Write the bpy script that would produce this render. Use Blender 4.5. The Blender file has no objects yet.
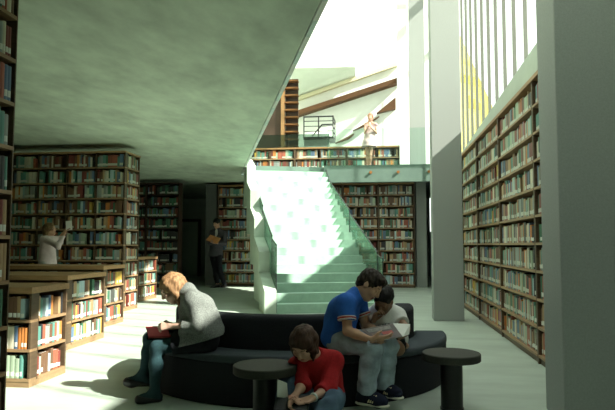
import bpy, bmesh, math, random
import numpy as np
from mathutils import Vector, Matrix
SC = bpy.context.scene
COL = SC.collection
R = math.radians
random.seed(7)

# ------------------------------------------------------------------ materials
def new_mat(name):
    m = bpy.data.materials.new(name); m.use_nodes = True
    nt = m.node_tree; b = nt.nodes['Principled BSDF']
    return m, nt, b

def mat(name, col, rough=.7, noise=0.0, scale=6.0, bump=0.0, bscale=60.0, metal=0.0, spec=.4, stretch=None, detail=5.0):
    """surface whose colour wanders by +-noise, with an optional fine bump"""
    m, nt, b = new_mat(name)
    b.inputs['Base Color'].default_value = (*col, 1)
    b.inputs['Roughness'].default_value = rough
    b.inputs['Metallic'].default_value = metal
    b.inputs['Specular IOR Level'].default_value = spec
    tc = nt.nodes.new('ShaderNodeTexCoord')
    src = tc.outputs['Object']
    if stretch:
        mp = nt.nodes.new('ShaderNodeMapping'); mp.inputs['Scale'].default_value = stretch[:3]
        if len(stretch) > 3: mp.inputs['Rotation'].default_value = (0, 0, stretch[3])
        nt.links.new(src, mp.inputs['Vector']); src = mp.outputs['Vector']
    if noise:
        n = nt.nodes.new('ShaderNodeTexNoise'); n.inputs['Scale'].default_value = scale; n.inputs['Detail'].default_value = detail
        n.inputs['Roughness'].default_value = .6
        nt.links.new(src, n.inputs['Vector'])
        r = nt.nodes.new('ShaderNodeValToRGB')
        r.color_ramp.elements[0].position = .3; r.color_ramp.elements[1].position = .7
        r.color_ramp.elements[0].color = (*[max(0, c*(1-noise)) for c in col], 1)
        r.color_ramp.elements[1].color = (*[min(1, c*(1+noise)) for c in col], 1)
        nt.links.new(n.outputs['Fac'], r.inputs['Fac']); nt.links.new(r.outputs['Color'], b.inputs['Base Color'])
    if bump:
        n2 = nt.nodes.new('ShaderNodeTexNoise'); n2.inputs['Scale'].default_value = bscale; n2.inputs['Detail'].default_value = 3
        nt.links.new(src, n2.inputs['Vector'])
        bp = nt.nodes.new('ShaderNodeBump'); bp.inputs['Strength'].default_value = bump; bp.inputs['Distance'].default_value = .01
        nt.links.new(n2.outputs['Fac'], bp.inputs['Height']); nt.links.new(bp.outputs['Normal'], b.inputs['Normal'])
    return m

def glass_mat(name, tint, refl=.08, rough=.02):
    m, nt, b = new_mat(name)
    nt.nodes.remove(b)
    t = nt.nodes.new('ShaderNodeBsdfTransparent'); t.inputs['Color'].default_value = (*tint, 1)
    g = nt.nodes.new('ShaderNodeBsdfGlossy'); g.inputs['Roughness'].default_value = rough; g.inputs['Color'].default_value = (.9, 1, .95, 1)
    mx = nt.nodes.new('ShaderNodeMixShader')
    fr = nt.nodes.new('ShaderNodeFresnel'); fr.inputs['IOR'].default_value = 1.45
    mu = nt.nodes.new('ShaderNodeMath'); mu.operation = 'MULTIPLY'; mu.inputs[1].default_value = refl/.08*.5
    mu.use_clamp = True
    nt.links.new(fr.outputs[0], mu.inputs[0]); nt.links.new(mu.outputs[0], mx.inputs[0])
    nt.links.new(t.outputs[0], mx.inputs[1]); nt.links.new(g.outputs[0], mx.inputs[2])
    nt.links.new(mx.outputs[0], nt.nodes['Material Output'].inputs['Surface'])
    return m

def emit_mat(name, col, s):
    m, nt, b = new_mat(name)
    b.inputs['Base Color'].default_value = (*col, 1)
    b.inputs['Emission Color'].default_value = (*col, 1); b.inputs['Emission Strength'].default_value = s
    return m

def book_mat():
    m, nt, b = new_mat('book_cloth')
    a = nt.nodes.new('ShaderNodeAttribute'); a.attribute_name = 'tint'
    tc = nt.nodes.new('ShaderNodeTexCoord')
    n = nt.nodes.new('ShaderNodeTexNoise'); n.inputs['Scale'].default_value = 30
    nt.links.new(tc.outputs['Object'], n.inputs['Vector'])
    mx = nt.nodes.new('ShaderNodeMix'); mx.data_type = 'RGBA'; mx.blend_type = 'MULTIPLY'; mx.inputs['Factor'].default_value = .25
    nt.links.new(a.outputs['Color'], mx.inputs['A']); nt.links.new(n.outputs['Color'], mx.inputs['B'])
    nt.links.new(mx.outputs['Result'], b.inputs['Base Color'])
    b.inputs['Roughness'].default_value = .55
    return m

M = {
 'floor':   mat('polished_concrete', (.42,.495,.425), .42, .15, 1.1, .04, 14, spec=.45, stretch=(1,2.6,1,.25)),
 'ceil':    mat('board_marked_concrete', (.58,.67,.54), .75, .22, 1.7, .10, 9, stretch=(1.5,.75,1,.25), detail=9),
 'wall':    mat('grey_plaster', (.40,.45,.40), .85, .05, 3, .15, 120),
 'pier':    mat('granular_concrete', (.285,.305,.288), .85, .07, 70, .2, 150),
 'white':   mat('white_plaster', (.80,.82,.77), .8, .03, 2),
 'slab':    mat('slab_edge_concrete', (.12,.18,.15), .6, .10, 4),
 'wood':    mat('oak_edge', (.30,.165,.07), .5, .18, 5, stretch=(1,1,8)),
 'case':    mat('walnut_case', (.105,.068,.039), .55, .2, 5, stretch=(1,1,6)),
 'shelf':   mat('oak_shelf', (.30,.19,.10), .5, .18, 6, stretch=(1,6,6)),
 'top':     mat('oak_top', (.40,.24,.115), .45, .2, 6, stretch=(1,8,8)),
 'redwood': mat('red_wood', (.078,.033,.009), .8, .15, 5, stretch=(1,1,5)),
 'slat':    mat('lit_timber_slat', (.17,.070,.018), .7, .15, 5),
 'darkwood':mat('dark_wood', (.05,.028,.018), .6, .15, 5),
 'stair':   mat('pale_green_stair_stone', (.35,.53,.42), .7, .12, 5, .08, 60),
 'string':  mat('pale_stair_concrete', (.50,.60,.50), .75, .06, 4),
 'mull':    mat('aluminium_mullion', (.13,.14,.115), .5, .04, 5),
 'black':   mat('black_steel', (.018,.02,.02), .4, .1, 8),
 'steel':   mat('edge_steel', (.55,.62,.60), .4, .1, 8),
 'teal':    mat('teal_edge_strip', (.10,.36,.33), .5, .1, 8),
 'sofa':    mat('charcoal_felt', (.020,.022,.027), .95, .35, 160, .5, 220, spec=.2),
 'seat':    mat('slate_felt', (.055,.068,.078), .95, .25, 160, .4, 220, spec=.2),
 'tabtop':  mat('speckled_dark_laminate', (.040,.040,.033), .7, .5, 260, spec=.25),
 'tableg':  mat('dark_table_steel', (.012,.012,.013), .4, .2, 30),
 'brass':   mat('bronze_fixing', (.30,.13,.04), .4, .1, 5, metal=.3),
 'yellow':  mat('ochre_render', (.50,.42,.10), .9, .08, 1),
 'book':    book_mat(),
 'label':   mat('white_spine_label', (.70,.72,.66), .6, .05, 20),
 'paper':   mat('paper', (.78,.78,.74), .8, .03, 20),
 'glass':   glass_mat('balustrade_glass', (.88,.96,.92), .10),
 'glassd':  glass_mat('reflection_tint_glass', (.42,.50,.46), .12),  # grey tint stands for dark reflections in the glass
 'pane':    glass_mat('window_glass', (.97,.98,.95), .04),
 'slot':    emit_mat('glowing_slot_pane', (.95,1,.97), 1.6),
}

# ------------------------------------------------------------------ mesh helpers
class MB:
    def __init__(s): s.v=[]; s.f=[]; s.c=[]
    def box(s, x0,y0,z0,x1,y1,z1, col=None):
        n=len(s.v)
        s.v += [(x0,y0,z0),(x1,y0,z0),(x1,y1,z0),(x0,y1,z0),(x0,y0,z1),(x1,y0,z1),(x1,y1,z1),(x0,y1,z1)]
        for q in ((0,3,2,1),(4,5,6,7),(0,1,5,4),(1,2,6,5),(2,3,7,6),(3,0,4,7)):
            s.f.append(tuple(n+i for i in q)); s.c.append(col)
        return s
    def prism(s, poly, z0, z1):
        """vertical prism over a polygon given counter-clockwise; z1 may be a list of heights"""
        n=len(s.v); k=len(poly)
        zs = z1 if isinstance(z1,(list,tuple)) else [z1]*k
        s.v += [(x,y,z0) for x,y in poly] + [(p[0],p[1],z) for p,z in zip(poly,zs)]
        s.f.append(tuple(n+i for i in reversed(range(k)))); s.f.append(tuple(n+k+i for i in range(k)))
        for i in range(k):
            j=(i+1)%k; s.f.append((n+i,n+j,n+k+j,n+k+i))
        s.c += [None]*(k+2)
        return s
    def hexa(s, p):
        """eight corners: bottom ring of 4 then top ring of 4"""
        n=len(s.v); s.v += [tuple(q) for q in p]
        for q in ((0,3,2,1),(4,5,6,7),(0,1,5,4),(1,2,6,5),(2,3,7,6),(3,0,4,7)):
            s.f.append(tuple(n+i for i in q)); s.c.append(None)
        return s
    def tube(s, a, b, r0, r1=None, n=10):
        r1 = r0 if r1 is None else r1
        a=Vector(a); b=Vector(b); d=(b-a).normalized()
        u=d.orthogonal().normalized(); w=d.cross(u); k=len(s.v)
        for p,r in ((a,r0),(b,r1)):
            for i in range(n):
                t=2*math.pi*i/n; s.v.append(tuple(p+r*(math.cos(t)*u+math.sin(t)*w)))
        s.f.append(tuple(k+i for i in reversed(range(n)))); s.f.append(tuple(k+n+i for i in range(n)))
        for i in range(n):
            j=(i+1)%n; s.f.append((k+i,k+j,k+n+j,k+n+i))
        s.c += [None]*(n+2)
        return s
    def lathe(s, prof, n=48, cx=0, cy=0):
        """closed profile of (r,z) swept round; r may be 0 at both ends"""
        k=len(s.v); m=len(prof)
        for i in range(n):
            t=2*math.pi*i/n
            for r,z in prof: s.v.append((cx+r*math.cos(t),cy+r*math.sin(t),z))
        for i in range(n):
            j=(i+1)%n
            for q in range(m-1):
                s.f.append((k+i*m+q,k+j*m+q,k+j*m+q+1,k+i*m+q+1)); s.c.append(None)
        return s
    def arc(s, prof, t0, t1, n, cx=0, cy=0):
        """closed profile loop of (r,z) swept from t0 to t1 with end caps"""
        k=len(s.v); m=len(prof)
        for i in range(n+1):
            t=t0+(t1-t0)*i/n
            for r,z in prof: s.v.append((cx+r*math.cos(t),cy+r*math.sin(t),z))
        for i in range(n):
            for q in range(m):
                p=(q+1)%m
                s.f.append((k+i*m+q,k+(i+1)*m+q,k+(i+1)*m+p,k+i*m+p)); s.c.append(None)
        s.f.append(tuple(k+q for q in range(m))); s.f.append(tuple(k+n*m+q for q in reversed(range(m)))); s.c += [None,None]
        return s
    def build(s, name, m, parent=None, bevel=0, smooth=False, weld=False):
        me=bpy.data.meshes.new(name); me.from_pydata(s.v,[],s.f)
        mats = m if isinstance(m,(list,tuple)) else [m]
        for q in mats: me.materials.append(q)
        if any(c is not None for c in s.c):
            at=me.color_attributes.new('tint','FLOAT_COLOR','CORNER')
            buf=[]
            for f,c in zip(s.f,s.c): buf += [*(c or (1,1,1)),1.0]*len(f)
            at.data.foreach_set('color',buf)
        bm=bmesh.new(); bm.from_mesh(me)
        if weld: bmesh.ops.remove_doubles(bm,verts=bm.verts,dist=1e-5)
        bmesh.ops.recalc_face_normals(bm,faces=bm.faces); bm.to_mesh(me); bm.free()
        if smooth: me.polygons.foreach_set('use_smooth',[True]*len(me.polygons))
        o=bpy.data.objects.new(name,me); COL.objects.link(o)
        if parent: o.parent=parent
        if bevel:
            b=o.modifiers.new('edge','BEVEL'); b.width=bevel; b.segments=2; b.limit_method='ANGLE'; b.angle_limit=R(40)
        return o

def tag(o, label=None, cat=None, group=None, kind=None):
    if label: o['label']=label
    if cat: o['category']=cat
    if group: o['group']=group
    if kind: o['kind']=kind
    return o
def thing(name, label, cat, loc=(0,0,0), rz=0, group=None):
    o=bpy.data.objects.new(name,None); COL.objects.link(o)
    o.location=loc; o.rotation_euler=(0,0,rz); o.empty_display_size=.1
    return tag(o,label,cat,group)
def struct(name, mb, m, **k):
    o=mb.build(name,m,**k); o['kind']='structure'; return o
ORD = ['zeroth','first','second','third','fourth','fifth','sixth','seventh','eighth','ninth','tenth','eleventh','twelfth','thirteenth','fourteenth','fifteenth','sixteenth','seventeenth','eighteenth','nineteenth','twentieth','twenty-first','twenty-second','twenty-third','twenty-fourth','twenty-fifth','twenty-sixth','twenty-seventh','twenty-eighth','twenty-ninth','thirtieth']

# ------------------------------------------------------------------ axes of the stair and the slab edge (turned 16.8 degrees to the bookcases)
TH=R(17.4); EX=(math.cos(TH),math.sin(TH)); BX=(-math.sin(TH),math.cos(TH))
def ab(a,b): return (a*EX[0]+b*BX[0], a*EX[1]+b*BX[1])
def edge_x(y): return -.445-(y-4.613)*.2925          # the slab edge over the reading area
MEZ=3.42; CEIL=3.2; TOP=9.2

# ------------------------------------------------------------------ room shell
struct('floor', MB().box(-10.3,-3.3,-.2,2.4,24.7,0), M['floor'])
struct('ceiling', MB().prism([(-10,-3),(edge_x(-3),-3),(edge_x(15.84),15.84),(edge_x(15.84),24.4),(-10,24.4)],CEIL,MEZ), M['ceil'])
p1=ab(3.485,16.175); p2=ab(1.22,16.175)
struct('floor_upper', MB().prism([(edge_x(15.84)+.01,p2[1]+.02),(p2[0]+.02,p2[1]+.03),p1,(p1[0]+.02,16.2),(1.98,16.2),(1.98,24.4),(edge_x(15.84)+.01,24.4)],3.15,MEZ), M['slab'])
struct('trim_1', MB().box(p1[0]+.03,16.19,2.96,1.97,16.42,MEZ+.005), M['slab'])
# right wall: solid up to a sloping sill, glazed above
def sill(y): return 3.66 if y<5.9 else 4.154-.0474*y if y<15 else 3.443
struct('wall_right', MB().prism([(1.99,5.9),(2.4,5.9),(2.4,24.4),(1.99,24.4),(1.99,15)],0,[sill(5.95),sill(5.95),sill(15),sill(15),sill(15)]), M['wall'])
struct('wall_right_low', MB().box(1.99,-3,0,2.4,5.899,3.66), M['wall'])
struct('wall_right_pier', MB().box(1.99,-3,3.67,2.4,2,TOP), M['wall'])
struct('wall_left', MB().box(-10.3,-3.3,0,-10,24.7,TOP), M['white'])
struct('wall_back', MB().box(-10,24.4,0,2.4,24.7,TOP+3), M['white'])
struct('wall_front', MB().box(-10,-3.3,0,2.4,-3,TOP), M['white'])
struct('ceiling_upper', MB().box(-10.3,-3.3,TOP,-4.6,24.4,TOP+.25), M['white'])
struct('wall_behind_shelves', MB().box(-5.0,18.32,0,1.42,18.5,3.14), M['wall'])
struct('wall_corridor', MB().box(-5.35,18.0,0,-5.01,24.4,3.14), mat('shade_darkened_wall',(.10,.105,.10),.7,.1,4))  # corridor wall coloured darker to stand for shade
struct('wall_corridor_back', MB().box(-10,23.6,0,-5.4,23.9,3.14), M['wall'])
struct('pier_square', MB().box(.89,10.1,0,1.385,10.45,TOP), M['pier'], bevel=.01)
struct('column_near', MB().box(1.26,4.36,0,1.96,4.83,3.36), M['pier'], bevel=.01)
struct('column_upper', MB().box(.92,17.3,MEZ,1.36,17.6,TOP+2.5), M['pier'])
struct('wall_upper_return', MB().box(.60,18.3,MEZ,.915,18.5,TOP+2.5), M['white'])
struct('column_lower', MB().box(1.10,17.9,0,1.40,18.3,3.14), M['pier'])
# glowing pane standing for a slot of daylight deep in the gap
struct('window_3', MB().box(1.60,19.0,1.67,1.645,19.05,2.72), M['slot'])

# right window: glass with upright mullions
w=thing('window_1',None,None); w['kind']='structure'
yy=2.35; k=0
while yy<24.3:
    MB().box(2.10,yy-.009,sill(yy)-.02,2.157,yy+.009,TOP).build('mullion',M['mull'],w); yy+=.71; k+=1
MB().box(2.10,2,TOP-.25,2.2,24.4,TOP).build('head_rail',M['mull'],w)
MB().hexa([(2.17,5.9,sill(5.95)),(2.18,5.9,sill(5.95)),(2.18,24.4,sill(15)),(2.17,24.4,sill(15)),(2.17,5.9,TOP),(2.18,5.9,TOP),(2.18,24.4,TOP),(2.17,24.4,TOP)]).build('pane',M['pane'],w)
MB().box(2.17,2,3.66,2.18,5.89,TOP).build('pane',M['pane'],w)
# skylight over the tall space: beams only where the glass bars run
s=thing('window_2',None,None); s['kind']='structure'
yy=0
while yy<24:
    MB().box(-4.6,yy-.02,TOP+.1,2.4,yy+.02,TOP+.2).build('glazing_bar',M['white'],s); yy+=3.0
MB().box(-4.6,-3,TOP+.2,2.4,24.4,TOP+.21).build('pane',M['pane'],s)
# ochre house across the street, seen low through the window
g=tag(bpy.data.objects.new('exterior_house',None),kind='structure'); COL.objects.link(g)
MB().hexa([(5,40,-.3),(9.0,40,-.3),(9.0,50,-.3),(5,50,-.3),(5,40,16.5),(9.0,40,6.8),(9.0,50,6.8),(5,50,16.5)]).build('wall',M['yellow'],g)
struct('ground_outside', MB().box(2.7,-30,-.5,60,80,-.3), mat('pale_paving',(.5,.5,.45),.9,.1,1))

# slab edge trim: alternating steel cover plates along the edge of the low ceiling
t=thing('trim_2',None,None); t['kind']='structure'
ya=1.0; i=0
while ya<15.6:
    yb=ya+.40
    for q,(u0,u1,m) in enumerate(((.012,.05,'teal' if i%2 else 'steel'),)):
        MB().hexa([(edge_x(ya)+.006,ya,CEIL-.015),(edge_x(ya)+.055,ya,CEIL-.015),(edge_x(yb)+.055,yb,CEIL-.015),(edge_x(yb)+.006,yb,CEIL-.015),
                   (edge_x(ya)+.006,ya,MEZ),(edge_x(ya)+.055,ya,MEZ),(edge_x(yb)+.055,yb,MEZ),(edge_x(yb)+.006,yb,MEZ)]).build('cover_plate',M['white' if i%2 else 'steel'],t)
    ya=yb; i+=1

# ------------------------------------------------------------------ stair
st=thing('staircase','straight green-white stair rising between glass balustrades to the upper floor','staircase')
NS=20; RISE=MEZ/NS; GO=.28; A0,A1,B0=1.455,3.465,10.83
for i in range(NS-1):
    b0=B0+i*GO; q=[ab(A0,b0),ab(A1,b0),ab(A1,b0+GO-.0015),ab(A0,b0+GO-.0015)]
    zb=max(0,(i-1.2)*RISE)
    MB().prism(q,zb+.001,(i+1)*RISE).build('step',M['stair'],st)
# stepped stringer wall on the outer side
nb=5; step_b=(15.75-10.75)/nb
prev=[]
for i in range(nb):
    b0=10.75+i*step_b; b1=b0+step_b-.002
    z1=.42+i*.70
    q=[ab(1.215,b0),ab(1.435,b0),ab(1.435,b1),ab(1.215,b1)]
    MB().prism(q,max(.001,z1-1.0),[z1,z1,z1+.30,z1+.30]).build('stringer_block',M['string'],st,bevel=.006)
# glass panels, each stepping up
def panel(a, b0, b1, f0, f1, t0, t1, m, name='glass_panel'):
    """upright glass along the stair from b0 to b1: foot heights f0, f1 and top heights t0, t1"""
    t=.012
    q=[ab(a,b0),ab(a+t,b0),ab(a+t,b1),ab(a,b1)]
    o=MB().hexa([(p[0],p[1],z) for p,z in zip(q,(f0,f0,f1,f1))]+[(p[0],p[1],z) for p,z in zip(q,(t0,t0,t1,t1))]).build(name,m,st)
    r=MB()
    c0=ab(a+t/2,b0); c1=ab(a+t/2,b1)
    r.tube((*c0,t0+.008),(*c1,t1+.008),.013); r.tube((*c0,f0),(*c0,t0),.009)
    r.build('glass_edge',M['black'],o)
zs=lambda b: (b-B0)/GO*RISE
for (b0,b1,t0,t1) in ((10.86,11.5,1.24,1.36),(11.51,13.2,1.42,2.02),(13.21,15.45,2.12,3.02),(15.46,16.0,3.10,3.42)):
    panel(1.44,b0,b1,zs(b0),max(zs(b1)-.05,.02),t0,t1,M['glassd'])
for (b0,b1,t0,t1) in ((10.86,11.2,.98,1.05),(11.21,13.35,1.10,1.98),(13.36,15.6,2.06,3.02),(15.61,16.0,3.08,3.40)):
    panel(3.47,b0,b1,zs(b0),max(zs(b1)-.05,.02),t0,t1,M['glass'])

# ------------------------------------------------------------------ upper floor
bl=thing('glass_balustrade','long clear glass balustrade along the upper floor edge','balustrade',(0,0,0))
x=-3.4
xs=[-1.40,-.30,.82,1.95]
for i in range(len(xs)-1):
    MB().box(xs[i]+.006,16.155,3.40,xs[i+1]-.006,16.172,4.42).build('glass_panel',M['glass'],bl)
    for xx in ((-.21,.53,1.35)[i],):
        MB().tube((xx,16.14,3.22),(xx,16.185,3.22),.04,n=16).build('fixing',M['brass'],bl)
b2=thing('glass_screen','low glass screen, reflections tinted in grey, behind the low upper bookcases near the timber screen','balustrade',(0,0,MEZ))
for i in range(2):
    MB().box(-3.9+i*1.23,17.6,.002,-2.68+i*1.23,17.612,1.16).build('glass_panel',M['glassd'],b2)
sc=thing('slatted_screen','brown timber screen with open horizontal slats on the upper floor','screen',(0,0,MEZ))
MB().box(-4.15,19.7,.001,-3.27,19.8,3.5).build('panel',M['darkwood'],sc)
MB().box(-3.26,19.62,.001,-3.14,19.9,3.5).build('post',M['wood'],sc)
for i in range(14):
    MB().box(-3.13,19.62,.12+i*.25,-2.68,19.9,.17+i*.25).build('slat',M['slat'],sc)
MB().box(-3.13,19.85,.05,-2.70,19.93,3.5).build('backing_board',M['darkwood'],sc)
# landing with black railing
ld=thing('landing_railing','black steel railing round a small landing on the upper floor','railing',(0,0,MEZ))
MB().box(-2.62,20.6,1.55,-1.55,21.6,1.63).build('deck',M['black'],ld)
MB().prism([(-2.6,20.7),(-1.75,20.7),(-1.75,21.5),(-2.6,21.5)],.001,1.545).build('pedestal',M['white'],ld)
for x in (-2.6,-2.08,-1.57): MB().tube((x,20.63,1.63),(x,20.63,2.35),.022).build('post',M['black'],ld)
MB().tube((-1.57,21.57,1.63),(-1.57,21.57,2.35),.022).build('post',M['black'],ld)
for z in (1.83,2.01,2.19,2.35):
    r=.026 if z>2.3 else .014
    MB().tube((-2.62,20.63,z),(-1.55,20.63,z),r).build('rail',M['black'],ld)
    MB().tube((-1.57,20.6,z),(-1.57,21.6,z),r).build('rail',M['black'],ld)
MB().tube((-2.3,20.57,1.64),(-1.95,20.57,2.05),.022).tube((-1.95,20.57,2.05),(-1.57,20.57,2.05),.022).build('grab_rail',M['black'],ld)
# raked soffit: timber edge beam and wedge-shaped timber panels on the white back wall
def slanted(name,x0,z0,x1,z1,h0,h1,y0,y1,m,par=None):
    o=MB().hexa([(x0,y0,z0),(x1,y0,z1),(x1,y1,z1),(x0,y1,z0),(x0,y0,z0+h0),(x1,y0,z1+h1),(x1,y1,z1+h1),(x0,y1,z0+h0)]).build(name,m,par); return o
tr=slanted('trim_3',-3.35,6.55,1.0,7.86,.2,.2,23.9,24.39,M['redwood']); tr['kind']='structure'
tr=slanted('trim_4',-3.35,7.25,.9,8.62,.16,.16,24.2,24.39,mat('cream_trim',(.62,.58,.40),.7)); tr['kind']='structure'
def wedge(n,pts):
    mb=MB(); k=len(pts)
    mb.v=[(x,24.1,z) for x,z in pts]+[(x,24.385,z) for x,z in pts]
    mb.f=[tuple(range(k)),tuple(reversed(range(k,2*k)))]+[(i,(i+1)%k,k+(i+1)%k,k+i) for i in range(k)]
    mb.c=[None]*len(mb.f)
    struct('trim_%d'%n,mb,M['redwood'])
soff=MB().hexa([(-3.4,24.0,7.42),(-.9,24.0,8.2),(-.9,24.38,8.2),(-3.4,24.38,7.42),(-3.4,22.6,8.15),(-.9,23.7,8.45),(-.9,24.38,8.9),(-3.4,24.38,8.9)])
struct('ceiling_raked',soff,mat('pale_soffit_plaster',(.60,.65,.57),.8,.05,2))
wedge(5,[(-.05,6.62),(.72,6.78),(.72,7.25)])
wedge(6,[(-1.03,5.92),(-.35,6.2),(.06,6.5)])
wedge(7,[(-1.75,5.42),(-1.2,5.6),(-.98,5.8)])
# ------------------------------------------------------------------ books
PAL = {
 'teal green':(.10,.26,.22),'bottle green':(.05,.15,.09),'pale green':(.36,.46,.33),'brick red':(.36,.10,.06),'dark red':(.20,.045,.035),
 'tan':(.38,.25,.13),'brown':(.15,.08,.045),'cream':(.60,.56,.43),'grey':(.28,.31,.29),'slate blue':(.10,.17,.27),
 'black':(.025,.025,.028),'ochre yellow':(.58,.38,.07),'orange':(.55,.20,.05),'pale blue':(.36,.50,.53),
}
PN=list(PAL); PW=[11,8,8,9,8,12,13,9,9,7,7,3,3,5]
LAB=(.56,.58,.51)
rb=random.Random(11)
DEP=[1.0]
def run(L, clear, gap=.12, wmin=.026, wmax=.048, pw=None):
    """books along one shelf: (x, width, height, depth, colour, lean)"""
    out=[]; x=.012; col=None
    while True:
        if rb.random()<.022*gap/.12: x+=rb.uniform(.04,.13)
        if col is None or rb.random()<.72:
            h=min(clear-.025, rb.uniform(.70,.95)*clear); w=rb.uniform(wmin,wmax); col=rb.choices(PN,pw or PW)[0]
        ww=w*rb.uniform(.9,1.1); hh=h*rb.uniform(.985,1.0)
        if x+ww>L-.012: break
        out.append((x,ww,hh,rb.uniform(.145,.185)*DEP[0],col,0)); x+=ww+.0012
    return out
STUFF=MB()
def book_boxes(mb, T, bk, detail=True):
    """one far book: spine in three bands (cloth, white call-number label, cloth) and a body"""
    x,w,h,d,cn,ln=bk; c=PAL[cn]; k=rb.uniform(.8,1.25); c=tuple(min(.9,q*k*1.0) for q in c)
    z1,z2=h*.10,h*.30
    lab = rb.random()<.72
    n=len(mb.v)
    for z in ((0,z1,z2,h) if lab else (0,h)):
        for px,py in ((x,0),(x+w,0),(x+w,d),(x,d)): mb.v.append(tuple(T@Vector((px,py,z))))
    m=4 if lab else 2
    for r in range(m-1):
        a=n+4*r
        for i in range(4):
            j=(i+1)%4
            mb.f.append((a+i,a+j,a+4+j,a+4+i))
            mb.c.append(LAB if (lab and r==1 and i==0) else (c if i!=2 else (.6,.57,.48)))
    a=n+4*(m-1)
    mb.f.append((n,n+3,n+2,n+1)); mb.c.append(c)
    mb.f.append((a,a+1,a+2,a+3)); mb.c.append((.6,.57,.48))
# countable books: prototypes per cloth colour, in unit size (1 x 1 x 1), copied and scaled
PROTO={}
def proto(cn):
    if cn in PROTO: return PROTO[cn]
    c=tuple(min(.9,q*1.15) for q in PAL[cn]); mb=MB()
    # cover boards, rounded spine and recessed page block
    def bx(x0,y0,z0,x1,y1,z1,cc): mb.box(x0,y0,z0,x1,y1,z1,cc)
    bx(0,.03,0,.09,1,1,c); bx(.91,.03,0,1,1,1,c)
    sp=[(0,.06),(.12,.02),(.32,0),(.68,0),(.88,.02),(1,.06)]
    n=len(mb.v); k=len(sp)
    mb.v += [(a,b,0) for a,b in sp]+[(a,b,1) for a,b in sp]
    for i in range(k-1): mb.f.append((n+i,n+i+1,n+k+i+1,n+k+i)); mb.c.append(c)
    mb.f.append(tuple(n+i for i in range(k))[::-1]); mb.c.append(c); mb.f.append(tuple(n+k+i for i in range(k))); mb.c.append(c)
    o=mb.build('book',M['book']); me=o.data; bpy.data.objects.remove(o)
    p=MB().box(.09,.07,.02,.91,.97,.98).build('pages',M['paper']); pm=p.data; bpy.data.objects.remove(p)
    l=MB(); 
    l.v=[(.03,.035,.10),(.32,-.012,.10),(.68,-.012,.10),(.97,.035,.10),(.03,.035,.29),(.32,-.012,.29),(.68,-.012,.29),(.97,.035,.29)]
    l.f=[(0,1,5,4),(1,2,6,5),(2,3,7,6)]; l.c=[None]*3
    l=l.build('spine_label',M['label']); lm=l.data; bpy.data.objects.remove(l)
    PROTO[cn]=(me,pm,lm); return PROTO[cn]
BOOKS=[0]
def count_book(T, rz, bk, label, group):
    x,w,h,d,cn,ln=bk; me,pm,lm=proto(cn)
    b=thing('book',label,'book',T@Vector((x,0,0)),rz,group)
    for nm,m in (('cover',me),('pages',pm),('spine_label',lm)):
        if nm=='spine_label' and (int(x*1000)*7+len(cn)*3)%10<2: continue
        o=bpy.data.objects.new(nm,m); COL.objects.link(o); o.parent=b; o.scale=(w,d,h)
    BOOKS[0]+=1

def shelf_books(T, rz, L, z, clear, mode='stuff', where=None, group=None, pred=None, gap=.12, pw=None):
    """T places the shelf: local x along it, y into it. mode 'count' makes objects where pred(world point) holds"""
    bks=run(L,clear,gap,pw=pw)
    Tz=T@Matrix.Translation((0,0,z+.002))
    n=0
    if where and where[0]=='<': bks=bks[::-1]; where=where[1:]
    for bk in bks:
        wp=Tz@Vector((bk[0]+bk[1]/2,0,bk[2]/2))
        if mode=='count' and (pred is None or pred(wp)):
            n+=1
            count_book(Tz,rz,bk,'%s book, %s from the %s'%(bk[4],ORD[n],where),group)
        elif mode!='none':
            book_boxes(STUFF,Tz,bk)

# ------------------------------------------------------------------ bookcases
def bookcase(label, x, y, z, rz, W, H, D, n, group=None, plinth=.07, crown=True, name='bookcase', mats=('case','shelf','wood'), mid=0, books='stuff', where=None, bgroup=None, pred=None, top_clear=None, skip=(), gap=.12, xoff=0, xlen=None, rec=.03, sp=.022, pw=None):
    """upright bookcase, open towards its local -y; local x along the front"""
    t=thing(name,label,'bookcase',(x,y,z),rz,group)
    ms,mh,mc=(M[q] for q in mats)
    MB().box(0,0,0,sp,D,H).build('side_panel',ms,t); MB().box(W-sp,0,0,W,D,H).build('side_panel',ms,t)
    MB().box(.022,D-.012,0,W-.022,D-.001,H).build('back_panel',ms,t)
    MB().box(.022,.02,0,W-.022,D-.012,plinth).build('plinth',ms,t)
    if crown: MB().box(-.0,-.012,H,W,D,H+.045).build('cornice',mc,t)
    pitch=(H-plinth)/n
    T=Matrix.Translation((x,y,z))@Matrix.Rotation(rz,4,'Z')
    xs=[sp+(W-2*sp)*i/(mid+1) for i in range(mid+2)]
    for q in range(1,mid+1): MB().box(xs[q]-.011,.004,plinth,xs[q]+.011,D-.013,H).build('divider',ms,t)
    for i in range(n):
        zz=plinth+i*pitch
        MB().box(sp,-.004,zz,W-sp,D-.013,zz+.026).build('shelf',mh,t)
        if i in skip: continue
        for q in range(mid+1):
            xa=xs[q]+.002+.010*(q>0); xb=xs[q+1]-.002-.010*(q<mid)
            if xlen is not None: xa=max(xa,xoff); xb=min(xb,xoff+xlen)
            if xb-xa<.1: continue
            w=None
            if where: w=where%(ORD[i+1])
            shelf_books(T@Matrix.Translation((xa,rec,0)),rz,xb-xa,zz+.026,pitch-.030,books,w,bgroup,pred,gap,pw)
    return t

# right wall: a row of bays facing the room
for i in range(5):
    y0=4.745+i*1.88; y1=y0+1.875; y0=max(y0,4.86)
    bookcase('tall wooden bookcase bay under the tall window, %s counting from the thick column'%ORD[i+1],
        1.66,y1,0,R(-90),y1-y0,3.02,.285,10,'bookcase bays along the wall under the window',crown=True,
        books='count' if i in (0,1) else 'stuff', where=('<column, %s shelf up, first bay under the window','<near upright, %s shelf up, second bay under the window')[min(i,1)],
        bgroup='books in the near bays under the tall window', pred=(lambda p: 6.15<p.y<6.98 and p.z<1.6))
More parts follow.
